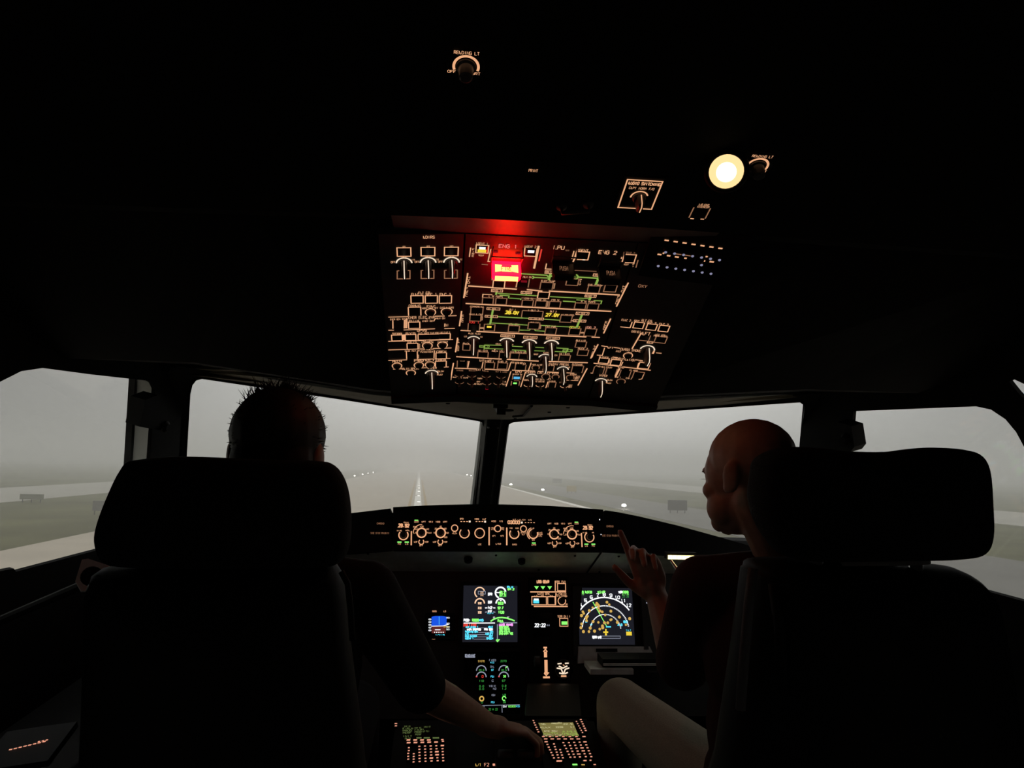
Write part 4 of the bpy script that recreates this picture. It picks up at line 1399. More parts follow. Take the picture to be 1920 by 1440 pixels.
P.dial(762, 395, 54, gap=(-25, 5), lw=.0042); P.dial(975, 396, 54, lw=.0042)
for t, x, y, w in (('10', 690, 393, 22), ('20', 705, 344, 24), ('40', 760, 322, 24), ('80', 812, 344, 24), ('160', 840, 397, 34), ('320', 822, 448, 36), ('ROSE', 898, 328, 48), ('VOR', 970, 324, 40), ('NAV', 908, 355, 36), ('ARC', 1040, 357, 34), ('PLAN', 1064, 400, 46), ('LS', 893, 400, 30), ('ADF', 704, 503, 40), ('VOR', 828, 503, 38), ('OFF', 770, 546, 40), ('ADF', 920, 505, 40), ('VOR', 1042, 506, 38), ('OFF', 984, 548, 40)):
    P.txt(t, x, y, w, 17)
u, v = P.uv(975, 396); a, _ = P.size(975, 396, 200, 20)
ribbon(P.mb('amber'), FCU, arcpts((u, v), a / 2, 78, 178, 14), .0022, P.h)
for x in (767, 980):
    P.dial(x, 503, 30, tall=.010, gap=(60, 140), name='source_switch', lw=.0026)
P.line((1088, 380), (1096, 550), w=.004)
P.txt('QNH', 1188, 284, 50, 15); P.txt('29.92', 1166, 318, 112, 36, lw=.0034); P.txt('IN HG', 1128, 376, 54, 16); P.txt('HPA', 1228, 376, 24, 14)
P.dial(1183, 430, 55, gap=(30, 120), lw=.0034)
for x, t in ((1145, 'LS'), (1228, 'FD')):
    P.button(x, 526, 64, 46, m='button', proud=.004); P.h = .0055; P.bar(x, 516, 46, 13, 'green'); P.txt(t, x, 537, 30, 15); P.h = .0015
P.txt('CHRONO', 1430, 300, 80, 20, m='amberdim'); P.txt('SIDE STICK PRIORITY', 1438, 412, 200, 20, m='amberdim')
P.bar(1306, 220, 10, 14, 'white'); P.bar(1323, 398, 10, 10, 'white')
P.finish()

# ------------------------------------------------------------------ main instrument panel
sv = Vector((0, -.10, .085)).normalized()
ST = Frame(on_y(930, 1033, 2.40), X, sv)
ip = thing('instrument_panel', 'dark main instrument panel with glowing colour displays below the glareshield', 'instrument panel', (0, 2.45, .7))
q = [ST.pt(560, 1030), ST.pt(560, 1076), ST.pt(1400, 1078), ST.pt(1400, 1034)]
prism(q[::-1], -ST.N, .02, 'upper_lip', 'panelgrey', ip)
b = MB()
for px, py, r in ((878, 1047, .015), (978, 1050, .013)):
    b.lathe(ST.pt(px, py), ST.N, [(r, 0), (r * .9, .012), (r * .5, .016)], 16)
o = b.build('jack_knobs', 'rubber', ip); o['kind'] = 'stuff'
b = MB()
for px, py in ((930, 1041), (1078, 1042), (1160, 1043), (1010, 1068), (1124, 1072), (690, 1038)):
    b.lathe(ST.pt(px, py), ST.N, [(.004, 0), (.004, .002), (.002, .003)], 10)
o = b.build('screw_heads', 'rubber', ip); o['kind'] = 'stuff'
b = MB(); b.tube([ST.pt(1128, 1034, .001), ST.pt(1097, 1078, .001)], .0035, 6); b.build('cable', 'rubber', ip)
ip0 = on_y(930, 1076, 2.487)
MIP = Frame(ip0, X, (0, .24, .97))
u0, v0 = MIP.uv(560, 1076)
plate(MIP, u0, MIP.uv(1400, 1080)[0], MIP.uv(930, 1346)[1], v0 + .012, .03, 'panel_body', 'paneldark', ip)
def bezel(x0, y0, x1, y1, name, glowmat, border=.012, knobs=False):
    """display unit: recess frame + glass; returns the display object (glass)"""
    a = MIP.uv(x0, y0); c = MIP.uv(x1, y1)
    ua, ub_, va, vb_ = a[0], c[0], c[1], a[1]
    b = MB(); f = MIP
    b.poly([f.at(ua, va, .004), f.at(ub_, va, .004), f.at(ub_, vb_, .004), f.at(ua, vb_, .004)])
    o = b.build(name, glowmat, ip)
    b = MB()
    oo = [(ua - border, va - border), (ub_ + border, va - border), (ub_ + border, vb_ + border), (ua - border, vb_ + border)]
    ii = [(ua, va), (ub_, va), (ub_, vb_), (ua, vb_)]
    b.grid([[f.at(*p, 0) for p in oo], [f.at(*p, .012) for p in oo], [f.at(*p, .012) for p in ii], [f.at(*p, .0045) for p in ii]], close_u=True)
    b.build('bezel', 'housing', o)
    return o
# upper engine display
d1 = bezel(869, 1098, 970, 1204, 'display_screen', 'scrdark')
P = Panel(MIP, d1, lw=.0032); P.h = .0055
P.setz(780, 1080, 8.727)
def gauge(cx, cy, r, a0, a1, m, w=.004):
    u, v = P.uv(cx, cy); a, _ = P.size(cx, cy, 2 * r, 10)
    ribbon(P.mb(m), MIP, arcpts((u, v), a / 2, a0, a1, 20), w, P.h)
gauge(1042, 272, 80, 20, 238, 'peach'); gauge(1042, 452, 76, 0, 180, 'peach', .0044)
gauge(1382, 275, 84, 10, 250, 'white', .0052); gauge(1382, 452, 74, 0, 180, 'white', .0048)
P.txt('XX', 1078, 272, 50, 34, m='peach'); P.txt('XX', 1078, 318, 48, 28, m='peach'); P.frame(1075, 275, 116, 46, m='dwhite', lw=.0018)
P.line((1382, 275), (1310, 272), m='white'); P.txt('68.3', 1410, 272, 80, 40, m='green', lw=.003); P.txt('67.9', 1415, 318, 90, 36, m='green', lw=.0028); P.line((1470, 250), (1470, 335), (1360, 335), m='dgreen')
for t, y in (('EPR', 300), ('EGT', 430), ('N2', 520), ('FF', 585)):
    P.txt(t, 1212, y, 60, 36, m='white', lw=.0028)
P.txt('KG/H', 1215, 610, 92, 24, m='cyan')
P.txt('XX', 1042, 448, 52, 32, m='peach', lw=.003); P.txt('XX', 1042, 525, 55, 36, m='peach', lw=.003); P.txt('XX', 1042, 597, 52, 36, m='peach', lw=.003)
P.txt('563', 1382, 448, 82, 36, m='green', lw=.003); P.txt('92.7', 1380, 525, 84, 34, m='green', lw=.003); P.txt('1120', 1390, 595, 88, 36, m='green', lw=.003); P.line((1385, 395), (1385, 410), m='white', w=.006)
for s_ in (-1, 1):
    P.line((1212 + s_ * 48, 522), (1212 + s_ * 84, 512 + (12 if s_ < 0 else 12)), m='white'); P.line((1212 + s_ * 48, 588), (1212 + s_ * 84, 594), m='dwhite')
P.txt('FLX', 1540, 185, 90, 30, m='cyan', lw=.003); P.txt('64.2', 1552, 218, 100, 28, m='green', lw=.003)
P.txt('FOB:', 835, 725, 100, 36, m='white', lw=.003); P.txt('10020', 968, 725, 112, 36, m='green', lw=.003); P.txt('KG', 1068, 725, 62, 30, m='cyan', lw=.003)
P.line((1218, 742), (1275, 705), (1340, 685), (1400, 680), (1480, 690), (1560, 715), (1612, 735), m='green', w=.0045); P.txt('S', 1277, 683, 30, 26, m='white'); P.txt('F', 1508, 683, 34, 26, m='white'); P.txt('FULL', 1385, 735, 92, 36, m='green', lw=.003)
P.line((778, 772), (1290, 770), m='white', w=.003); P.line((1370, 766), (1652, 766), m='dwhite', w=.003); P.line((1330, 790), (1330, 1030), m='dwhite', w=.003)
P.line((1310, 1045), (1355, 1045), (1332, 1072), (1310, 1045), m='green', w=.004)
P.txt('ENG 1 FIRE', 886, 803, 205, 36, m='redsym', lw=.0036)
for t1, t2, y, x0, m in (('THR LEVER 1', 'IDLE', 838, 810, 'cyan'), ('WHEN STOPPED', 'PRK BRK', 876, 835, 'white'), ('PARKING BRK', 'ON', 912, 808, 'cyan'), ('ATC', 'NOTIFY', 948, 808, 'cyan'), ('ENG MASTER', 'OFF', 985, 808, 'cyan'), ('AGENT 1', 'DISCH', 1022, 808, 'cyan')):
    w1, w2 = 18.5 * len(t1), 19.5 * len(t2)
    P.txt(t1, x0 + w1 / 2, y, w1, 26, m=m, lw=.0025); P.txt(t2, 1255 - w2 / 2, y, w2, 28, m=m, lw=.0027)
    if m == 'cyan':
        P.line((x0 + w1 + 8, y + 12), (1248 - w2, y + 12), m='dwhite', w=.0016)
P.txt('LAND INHIB', 1470, 798, 215, 32, m='magenta', lw=.0032)
for t, y, w in (('GND SPLR', 835, 140), ('SEAT BELTS', 868, 160), ('APU AVAIL', 905, 175), ('ENG ANTI ICE', 942, 220)):
    P.txt(t, 1365 + w / 2, y, w, 28, m='green', lw=.0030)
P.finish('symbology')
# standby horizon
d2 = bezel(803, 1155, 846, 1192, 'standby_horizon', 'screen', .010)
P = Panel(MIP, d2, lw=.0018); P.h = .0055; P.setz(780, 1080, 8.727)
P.bar(378, 745, 245, 150, 'blue'); P.bar(372, 880, 225, 112, 'brown')
u, v = P.uv(378, 690); a, _ = P.size(378, 690, 245, 10); ribbon(P.mb('blue'), MIP, arcpts((u, v), a / 2, 12, 168, 12, ry=a * .11), .004, P.h + .0001)
P.h = .0062
P.line((250, 822), (440, 818), (540, 790), m='white', w=.0022); P.line((450, 835), (540, 828), m='yellow', w=.0018); P.line((378, 665), (378, 800), m='cyan', w=.0012)
for k in range(5):
    P.txt('8', 228, 710 + 45 * k, 40, 22, m='white'); P.bar(305 + 35 * k, 922, 16, 16, 'white')
for y in (685, 780, 835, 875):
    P.txt('90', 522, y, 50, 22, m='white')
P.line((310, 880), (400, 880), m='white', w=.003); P.txt('1013', 390, 968, 150, 24, m='cyan')
P.txt('BUGS', 303, 578, 66, 24, m='amber'); P.txt('LS', 470, 578, 36, 24, m='amber'); P.txt('RST', 292, 1027, 54, 22, m='amber')
P.finish('symbology')
# lower system display
d3 = bezel(869, 1222, 976, 1340, 'display_screen', 'screen')
P = Panel(MIP, d3, lw=.0022); P.h = .0055; P.setz(780, 1200, 6.0)
P.txt('ENGINE', 610, 176, 110, 26, m='dwhite', lw=.0028); P.line((556, 194), (664, 194), m='dwhite')
P.txt('51670', 734, 239, 70, 20, m='gold'); P.txt('2270', 983, 237, 66, 20, m='dgreen'); P.txt('F.USED', 860, 227, 74, 20, m='dwhite'); P.txt('KG', 857, 253, 40, 16, m='cyan')
for cx in (734, 986):
    gauge(cx, 345, 54, 0, 180, 'dwhite', .0032); gauge(cx, 418, 54, 0, 180, 'dwhite', .0032)
    P.txt('20.5', cx + 2, 338, 60, 20, m='dgreen')
    gauge(cx, 418, 54, 165, 180, 'redsym', .005)
P.line((1005, 315), (1030, 295), m='green', w=.003)
P.txt('0', 748, 410, 16, 26, m='redsym'); P.txt('38', 994, 408, 30, 22, m='green')
for t, x, y, w, m in (('OIL', 858, 300, 44, 'dwhite'), ('QT', 860, 336, 26, 'cyan'), ('PSI', 860, 411, 40, 'cyan'), ('C', 862, 457, 20, 'dwhite'), ('VIB N1', 860, 517, 76, 'dwhite'), ('N2', 884, 547, 34, 'dwhite'), ('IGN', 866, 619, 42, 'dwhite'), ('PSI', 865, 700, 42, 'cyan'), ('110', 735, 459, 50, 'dgreen'), ('67', 985, 457, 34, 'dgreen'), ('0.0', 737, 519, 50, 'dgreen'), ('0.8', 990, 515, 46, 'dgreen'), ('0.0', 737, 550, 50, 'dgreen'), ('1.2', 990, 546, 46, 'dgreen'), ('AB', 992, 617, 34, 'dgreen'), ('0', 742, 700, 18, 'dgreen'), ('38', 992, 698, 30, 'dgreen')):
    P.txt(t, x, y, w, 20, m=m)
gauge(738, 659, 22, 0, 358, 'gold', .004); gauge(990, 656, 20, 0, 300, 'green', .003)
P.line((685, 738), (1165, 726), m='dwhite', w=.0016); P.line((765, 740), (768, 815), m='dwhite', w=.0016); P.line((965, 735), (968, 815), m='dwhite', w=.0016)
P.txt('22 H 22', 866, 778, 100, 22, m='dgreen'); P.txt('GW', 998, 746, 38, 20, m='white'); P.txt('60300', 1078, 745, 80, 20, m='green'); P.txt('KG', 1145, 744, 36, 20, m='cyan'); P.txt('C', 722, 750, 20, 20, m='dwhite')
P.finish('symbology')
# landing gear / autobrake / clock / gear lever panel
lg = bezel(992, 1084, 1068, 1290, 'centre_subpanel', 'black', .004)
P = Panel(MIP, ip, lw=.0026); P.h = .0055; P.setz(980, 1070, 6.546)
P.txt('LDG GEAR', 247, 137, 145, 30, lw=.0032); P.line((397, 125), (397, 250), w=.003); P.txt('BRK FAN', 465, 138, 112, 26)
P.button(474, 204, 98, 90, m='amber', proud=.009)
for x in (168, 246, 329):
    u, v = P.uv(x, 212); a, b_ = P.size(x, 212, 58, 40)
    P.mb('green').poly([MIP.at(u - a / 2, v + b_ / 2, .0056), MIP.at(u, v - b_ / 2, .0056), MIP.at(u + a / 2, v + b_ / 2, .0056)])
P.line((90, 262), (530, 262), w=.004)
P.txt('AUTO BRK', 255, 285, 145, 24); P.txt('A/SKID', 470, 287, 120, 24); P.txt('N/W STRG', 470, 312, 110, 18)
for t, x in (('LO', 160), ('MED', 240), ('MAX', 350)):
    P.txt(t, x, 310, 34, 14)
P.button(200, 370, 178, 100, m='amber', proud=.009, lit=((-38, -14, 60, 22, 'litwhite'), (-38, 12, 70, 40, 'cyan')))
P.button(350, 370, 90, 100, m='amber', proud=.009); P.dial(478, 372, 46, tall=.012, gap=(20, 100), lw=.0028, name='anti_skid_switch')
P.line((403, 275), (403, 425)); P.txt('ON', 535, 315, 30, 18); P.txt('OFF', 540, 415, 34, 18)
P.line((135, 440), (558, 440), w=.004)
P.txt('22:22', 212, 671, 128, 38, m='white', lw=.0028); P.txt('44', 310, 671, 36, 22, m='dwhite')
for y in (568, 768):
    P.txt('01:20', 235, y, 120, 30, m='breaker') if False else None
P.txt('TERR ON ND', 500, 563, 150, 24); P.button(503, 634, 102, 96, m='amber', proud=.009, lit=((4, 10, 70, 40, 'green'),))
# gear lever placard arrows
P.bar(274, 945, 44, 22, 'amber'); P.line((254, 995), (276, 965), (298, 995), m='amber', w=.004); P.bar(278, 1028, 38, 70, 'amber')
P.bar(284, 1180, 38, 170, 'amber'); P.line((262, 1255), (287, 1285), (312, 1255), (262, 1255), m='amber', w=.004); P.bar(289, 1308, 82, 24, 'amber')
# triple brake pressure dial
for pts in (((425, 1143), (475, 1138)), ((515, 1138), (562, 1136)), ((440, 1170), (490, 1195), (545, 1168)), ((415, 1195), (470, 1205), (495, 1270)), ((578, 1190), (520, 1210), (497, 1270)), ((445, 1255), (490, 1265)), ((510, 1265), (552, 1248))):
    P.line(*pts, m='warm', w=.0042)
P.line((490, 1155), (510, 1165), m='amber'); P.bar(500, 1294, 66, 20, 'amber')
P.finish()
b = MB(); c = MIP.pt(1056, 1254, .004); b.lathe(c, MIP.N, [(.032, 0), (.032, .006), (.029, .008), (.027, .004)], 28, cap=False); b.build('dial_rim', 'housing', ip)
lv = MB()   # landing gear lever
c = MIP.pt(1003, 1240, .004); lv.tube([c, c + MIP.N * .05], .006, 8); lv.lathe(c + MIP.N * .05 - X * .010, X, [(.004, 0), (.017, .002), (.017, .018), (.004, .020)], 20); lv.build('gear_lever', 'knob', ip)
# clock windows
for y0, y1 in ((1148, 1164), (1165, 1181), (1182, 1194)):
    a, c = MIP.uv(1000, y0), MIP.uv(1036, y1)
    b = MB(); b.poly([MIP.at(a[0], c[1], .0048), MIP.at(c[0], c[1], .0048), MIP.at(c[0], a[1], .0048), MIP.at(a[0], a[1], .0048)]); b.build('clock_window', 'screen', ip)
# first officer navigation display
d4 = bezel(1082, 1102, 1190, 1209, 'display_screen', 'scrdark', .014)
P = Panel(MIP, d4, lw=.0026); P.h = .0055; P.setz(980, 1070, 6.546)
P.txt('GS123 TAS138', 758, 265, 172, 24, m='green', lw=.0026); P.txt('065/7', 712, 291, 76, 20, m='green'); P.txt('ILS APP', 960, 265, 92, 26, m='green', lw=.0026); P.txt('VOR', 1195, 265, 46, 24, m='white', lw=.0026); P.txt('089', 1258, 264, 64, 24, m='green', lw=.0026); P.txt('6.7 NM', 1258, 292, 76, 22, m='green'); P.txt('22:28', 1258, 320, 76, 22, m='dgreen')
cu, cv = P.uv(1015, 738); R1_, _ = P.size(1015, 738, 2 * 385, 10); R2_, _ = P.size(1015, 738, 2 * 288, 10); R3_, _ = P.size(1015, 738, 2 * 188, 10)
ribbon(P.mb('white'), MIP, arcpts((cu, cv), R1_ / 2, 38, 142, 40), .0042, P.h)
ribbon(P.mb('white'), MIP, arcpts((cu, cv), R2_ / 2, 90, 172, 30), .003, P.h)
for k in range(24):
    aa = 10 + k * 3.4
    ribbon(P.mb('white'), MIP, arcpts((cu, cv), R2_ / 2, aa, aa + 1.9, 2), .0042, P.h)
ribbon(P.mb('white'), MIP, arcpts((cu, cv), R3_ / 2, 90, 165, 24), .0026, P.h)
for k in range(18):
    aa = 8 + k * 4.6
    ribbon(P.mb('white'), MIP, arcpts((cu, cv), R3_ / 2, aa, aa + 2.4, 2), .0036, P.h)
for k, t in enumerate(('4', '5', '6', '7', '8', '9', '10', '11', '12')):
    aa = math.radians(135 - k * 11.3)
    text(P.mb('white'), MIP, t, cu + math.cos(aa) * R1_ / 2 * 1.09, cv + math.sin(aa) * R1_ / 2 * 1.09, .0085 * len(t), .0095, P.h, .0022)
    ribbon(P.mb('white'), MIP, [(cu + math.cos(aa) * R1_ / 2 * k2, cv + math.sin(aa) * R1_ / 2 * k2) for k2 in (1.0, 1.05)], .003, P.h)
P.line((858, 385), (1025, 680), m='green', w=.0026)
rs = random.Random(3)
for x, y in ((905, 400), (915, 415), (930, 430), (900, 420), (1030, 388), (1058, 418), (855, 455), (815, 492), (735, 505), (745, 525), (718, 552), (925, 460), (942, 495), (972, 507), (1078, 498), (1008, 545), (790, 560), (775, 580), (780, 615), (1182, 570), (860, 625), (925, 635), (1000, 640), (1040, 640), (1075, 605), (1085, 600), (1158, 635), (720, 655), (712, 700), (825, 705), (975, 680), (978, 700), (942, 718), (742, 748), (810, 748), (878, 742), (1308, 590), (1262, 665)):
    u, v = P.uv(x, y); b_ = P.mb('gold'); r = .0040 + rs.random() * .0016
    b_.poly([MIP.at(u + r * math.cos(t), v + r * math.sin(t), P.h + .0002) for t in [k * math.pi / 4 for k in range(8)]])
P.line((985, 755), (1045, 755), m='yellow', w=.005); P.line((1017, 715), (1018, 795), m='yellow', w=.005); P.line((1005, 785), (1030, 785), m='yellow', w=.004)
P.line((1018, 690), (1080, 690), m='cyan', w=.004); P.line((765, 632), (790, 628), m='cyan', w=.004); P.line((825, 660), (850, 662), m='cyan', w=.004); P.txt('80', 1258, 628, 46, 24, m='cyan', lw=.003); P.txt('4.0', 1190, 665, 50, 24, m='cyan', lw=.003); P.txt('TILT', 1293, 733, 62, 20, m='cyan'); P.bar(1300, 773, 68, 46, 'yellow')
P.txt('TERR AHD', 905, 818, 110, 26, m='white', lw=.003); P.frame(1078, 817, 230, 28, m='dwhite', lw=.0016)
P.finish('symbology')
P = Panel(MIP, ip, lw=.0022); P.h = .0055; P.setz(980, 1070, 6.546)
P.tag('GPWS', 1537, 252, 84, 34, m='green'); P.bar(1517, 397, 14, 14, 'dwhite')
P.finish()
# sill under the display, vent slot
prism([MIP.pt(1082, 1212, .0), MIP.pt(1215, 1212, .0), MIP.pt(1225, 1232, .0), MIP.pt(1082, 1244, .0)][::-1], MIP.N, .02, 'display_sill', 'panelgrey', ip)
b = MB(); b.box(MIP.pt(1135, 1219, .021), X * .036, MIP.V * .005, MIP.N * .002); b.build('vent_slot', 'rubber', ip)
prism([MIP.pt(1090, 1100, 0), MIP.pt(1072, 1100, 0), MIP.pt(1075, 1230, 0), MIP.pt(1080, 1230, 0)], MIP.N, .018, 'divider', 'paneldark', ip)
prism([MIP.pt(1197, 1085, 0), MIP.pt(1203, 1085, 0), MIP.pt(1213, 1218, 0), MIP.pt(1205, 1218, 0)][::-1], MIP.N, .022, 'divider', 'paneldark', ip)

# pull-out table under the first officer's displays
tb = thing('pull_out_table', 'dark pull-out table with pale metal edges under the instrument panel by the beige knee', 'table', (.55, 2.25, .72))
def tbl(px0, px1, py, th, y, m, name, d=.08):
    a, c = on_y(px0, py, y), on_y(px1, py, y)
    b = MB(); b.box((a + c) / 2 + Vector((0, d / 2, -th / 2)), ((c.x - a.x) / 2, 0, (c.z - a.z) / 2), (0, d / 2, 0), (0, 0, th / 2)); b.build(name, m, tb)
tbl(1130, 1300, 1236, .024, 2.30, 'housing', 'table_leaf')
tbl(1132, 1290, 1245, .006, 2.29, 'panelgrey', 'edge_rail', .02)
tbl(1107, 1188, 1255, .016, 2.28, 'panelgrey', 'slide_rail', .1)
tbl(1215, 1330, 1259, .005, 2.28, 'paneldark', 'edge_rail', .03)

# ------------------------------------------------------------------ centre pedestal
t18 = math.radians(18)
_p = on_y(1060, 1400, 1.93)
PED = Frame((0, _p.y, _p.z), X, (0, math.cos(t18), math.sin(t18)))
pe = thing('centre_pedestal', 'black centre pedestal between the two pilot seats', 'console', (0, 1.9, 0))
pv0, pv1 = -.75, PED.uv(930, 1349)[1]
b = MB()
L = [PED.at(-.245, pv0, -.008), PED.at(.245, pv0, -.008), PED.at(.245, pv1, -.008), PED.at(-.245, pv1, -.008)]
b.grid([L, [Vector((p.x, p.y, 0)) for p in L]], close_u=True, cap=True)
b.build('pedestal_body', 'housing', pe)
q0, q1 = PED.uv(1000, 1440), PED.uv(1000, 1352)
# grey cover plate between panel and pedestal
prism([on_y(990, 1285, 2.36), on_y(1085, 1285, 2.36), on_y(1090, 1342, 2.22), on_y(985, 1342, 2.22)][::-1], (0, 1, 0), .02, 'cover_plate', 'paneldark', pe)
# thrust lever quadrant
b = MB(); b.box(PED.at(.015, -.06, .006), X * .055, PED.V * .14, PED.N * .012); b.build('lever_quadrant', 'black', pe)
for k, du in enumerate((-.05, 0.0)):
    b = MB()
    tip = on_y(985, 1418, 1.88) + X * du
    base = tip - PED.N * (tip - PED.O).dot(PED.N)
    b.tube([base, base.lerp(tip, .5) + PED.V * .005, tip], .008, 8)
    b.lathe(tip - X * .022, X, [(.008, 0), (.016, .004), (.016, .040), (.008, .044)], 16)
    b.build('thrust_lever', 'paneldark', pe, smooth=True)
b = MB()
P = Panel(PED, pe, lw=.002); P.h = .004; P.setz(780, 1200, 6.0)
P.txt('A/T', 700, 1420, 60, 30, m='gold'); P.txt('F2', 795, 1418, 50, 36, m='keyglow'); P.bar(875, 1420, 26, 26, 'keyglow'); P.bar(1310, 1425, 45, 28, 'gold'); P.bar(1500, 1425, 20, 30, 'dwhite'); P.txt('TO', 880, 945, 40, 34, m='amber'); P.bar(1385, 1265, 18, 18, 'dwhite')
P.finish()
# keypad display units
def mcdu(corners, label, scr, dim):
    t = thing('keypad_display_unit', label, 'keypad', PED.pt(*corners[0]))
    uv = [PED.uv(*p) for p in corners]
    ua, ub_ = min(p[0] for p in uv), max(p[0] for p in uv)
    va, vb_ = min(p[1] for p in uv), max(p[1] for p in uv)
    plate(PED, ua, ub_, va, vb_, .012, 'unit_body', 'black', t, .006)
    return t, ua, ub_, va, vb_
tR, ua, ub_, va, vb_ = mcdu([(1004, 1352), (1100, 1352), (1116, 1500), (1040, 1500)], 'keypad display unit with a bright olive screen beside the pilot\'s hand', None, 1)
tL, *_ = mcdu([(742, 1355), (838, 1355), (752, 1500), (842, 1500)], 'keypad display unit with a dim green screen beside the dark forearm', None, 1)
def keys(t, K, rows, m):
    b, c = MB(), MB()
    P_ = Panel(PED, t); P_.setz(*K); P_.h = .0115
    for x, y, w in rows:
        u, v = P_.uv(x, y); a, hgt = P_.size(x, y, w, 30)
        c.box(PED.at(u, v, .008), PED.U * max(.0045, a * .62), PED.V * .0042, PED.N * .003)
        hh = .0020 if w < 60 else .0026
        b.poly([PED.at(u - a * .42, v - hh, .0115), PED.at(u + a * .36, v - hh, .0115), PED.at(u + a * .42, v + hh, .0115), PED.at(u - a * .36, v + hh, .0115)])
    o = c.build('key_caps', 'button', t); o['kind'] = 'stuff'
    o = b.build('key_legends', m, t); o['kind'] = 'stuff'
rowsR = [(205 + 66 * k, 1003, 34) for k in range(6)] + [(228 + 65 * k, 1027, 44) for k in range(6)] + [(610, 1003, 40)]
rowsR += [(232 + 13 * k, 1056 + 27 * k, 24 if k else 40) for k in range(7)] + [(310 + 9 * k, 1078 + 27.5 * k, 24) for k in range(6)] + [(372 + 9 * k, 1136 + 27 * k, 24) for k in range(4)] + [(404 + 14 * k, 1064 + 29.5 * k, 24) for k in range(6)] + [(460 + 11.5 * k, 1064 + 29.3 * k, 24) for k in range(6)] + [(512 + 11.5 * k, 1062 + 29.3 * k, 26 if k != 4 else 44) for k in range(6)] + [(566 + 12.4 * k, 1060 + 29 * k, 24 if k not in (2, 3) else 42) for k in range(6)] + [(620 + 12.6 * k, 1057 + 29.6 * k, 26 if k else 42) for k in range(6)]
rowsR += [(363, 1250, 70), (620, 1245, 40), (675, 1242, 24)] + [(103 + 10.5 * k, 843 + 22.5 * k, 22) for k in range(6)] + [(578 + 10 * k, 832 + 22 * k, 24) for k in range(6)] + [(535 + 12 * k, 852 + 22 * k, 16) for k in range(6)]
keys(tR, (980, 1200, 5.333), rowsR, 'keyglow')
rowsL = [(630 + 122 * k, 718 if k < 4 else 710, 84 if k < 5 else 55) for k in (0, 1, 2, 3, 5)] + [(634 + 123 * k, 766 - 2.5 * k, 84) for k in range(5)]
rowsL += [(638 - (12 if k > 1 else 0), 857 + 52 * k, 42) for k in range(5)] + [(726 - 1 * k, 967 + 49 * k, 42) for k in range(4)] + [(826 + k, 832 + 55 * k, 46) for k in range(6)] + [(928 + 2 * k, 828 + 55 * k, 44) for k in range(6)] + [(1030 + 3 * k, 826 + 54.5 * k, 50 if k != 4 else 84) for k in range(6)] + [(1130 + 5 * k, 822 + 54 * k, 44 if k not in (2, 3) else 84) for k in range(6)] + [(1240 + 3 * k, 818 + 55 * k, 46 if k else 76) for k in range(6)] + [(405, 420, 58), (405, 460, 50), (1250, 740, 50)]
keys(tL, (700, 1320, 9.6), rowsL, 'keyglow')
def lcd(t, px, m, name='screen'):
    b = MB(); b.poly([PED.pt(*p, .0075) for p in px]); return b.build(name, m, t)
lcd(tR, [(1021, 1386), (1085, 1385), (1074, 1359), (1009, 1360)], 'greenpanel')
lcd(tL, [(756, 1392), (824, 1391), (812, 1366), (753, 1366)], 'screen')
P = Panel(PED, tR, lw=.0016); P.h = .0085; P.setz(980, 1200, 5.333)
MT['lcdtext'] = glow('lcd_pale_text', (.85, .8, .42), .8); MT['lcdgreen'] = glow('lcd_green_text', (.45, .75, .12), .8); MT['lcddim'] = glow('lcd_dim_green', (.16, .22, .07), .7)
for t, x, y, w, m in (('FUEL', 205, 868, 48, 'lcdtext'), ('PRED', 320, 862, 62, 'lcdtext'), ('GW', 370, 856, 36, 'lcdtext'), ('22.5', 450, 867, 90, 'lcdtext'), ('KLAX', 225, 902, 98, 'lcdtext'), ('2228', 365, 900, 72, 'lcdtext'), ('6.7', 495, 898, 34, 'lcdtext'), ('RTE RSV', 280, 940, 130, 'lcdtext'), ('0.2/5.0', 465, 942, 130, 'lcdgreen'), ('ALTN', 275, 960, 140, 'lcdgreen'), ('FINAL/TIME', 470, 962, 150, 'lcdgreen'), ('EXTRA TIME', 300, 982, 190, 'lcdtext'), ('4.2/0030', 480, 980, 150, 'lcdgreen')):
    P.txt(t, x, y, w, 13, m=m)
P.bar(520, 1276, 50, 16, 'green'); P.bar(602, 1278, 34, 10, 'gold'); P.bar(718, 1276, 24, 10, 'keyglow')
P.finish('screen_text')
P = Panel(PED, tL, lw=.0016); P.h = .0085; P.setz(700, 1320, 9.6)
for k, (x, y, w) in enumerate(((610, 452, 105), (620, 492, 180), (610, 530, 160), (605, 570, 145), (610, 630, 165), (625, 672, 110), (800, 480, 110), (800, 520, 110), (800, 555, 110), (810, 600, 110), (965, 463, 125), (880, 508, 60), (880, 546, 60), (960, 540, 80))):
    P.txt(('DIR TO', 'F-PLN', 'PROG', 'PERF', 'INIT', 'DATA')[k % 6], x, y, w, 26, m='lcddim')
for x, w in ((820, 90), (960, 110), (1125, 115)):
    P.bar(x, 662, w, 22, 'lcddim')
P.finish('screen_text')

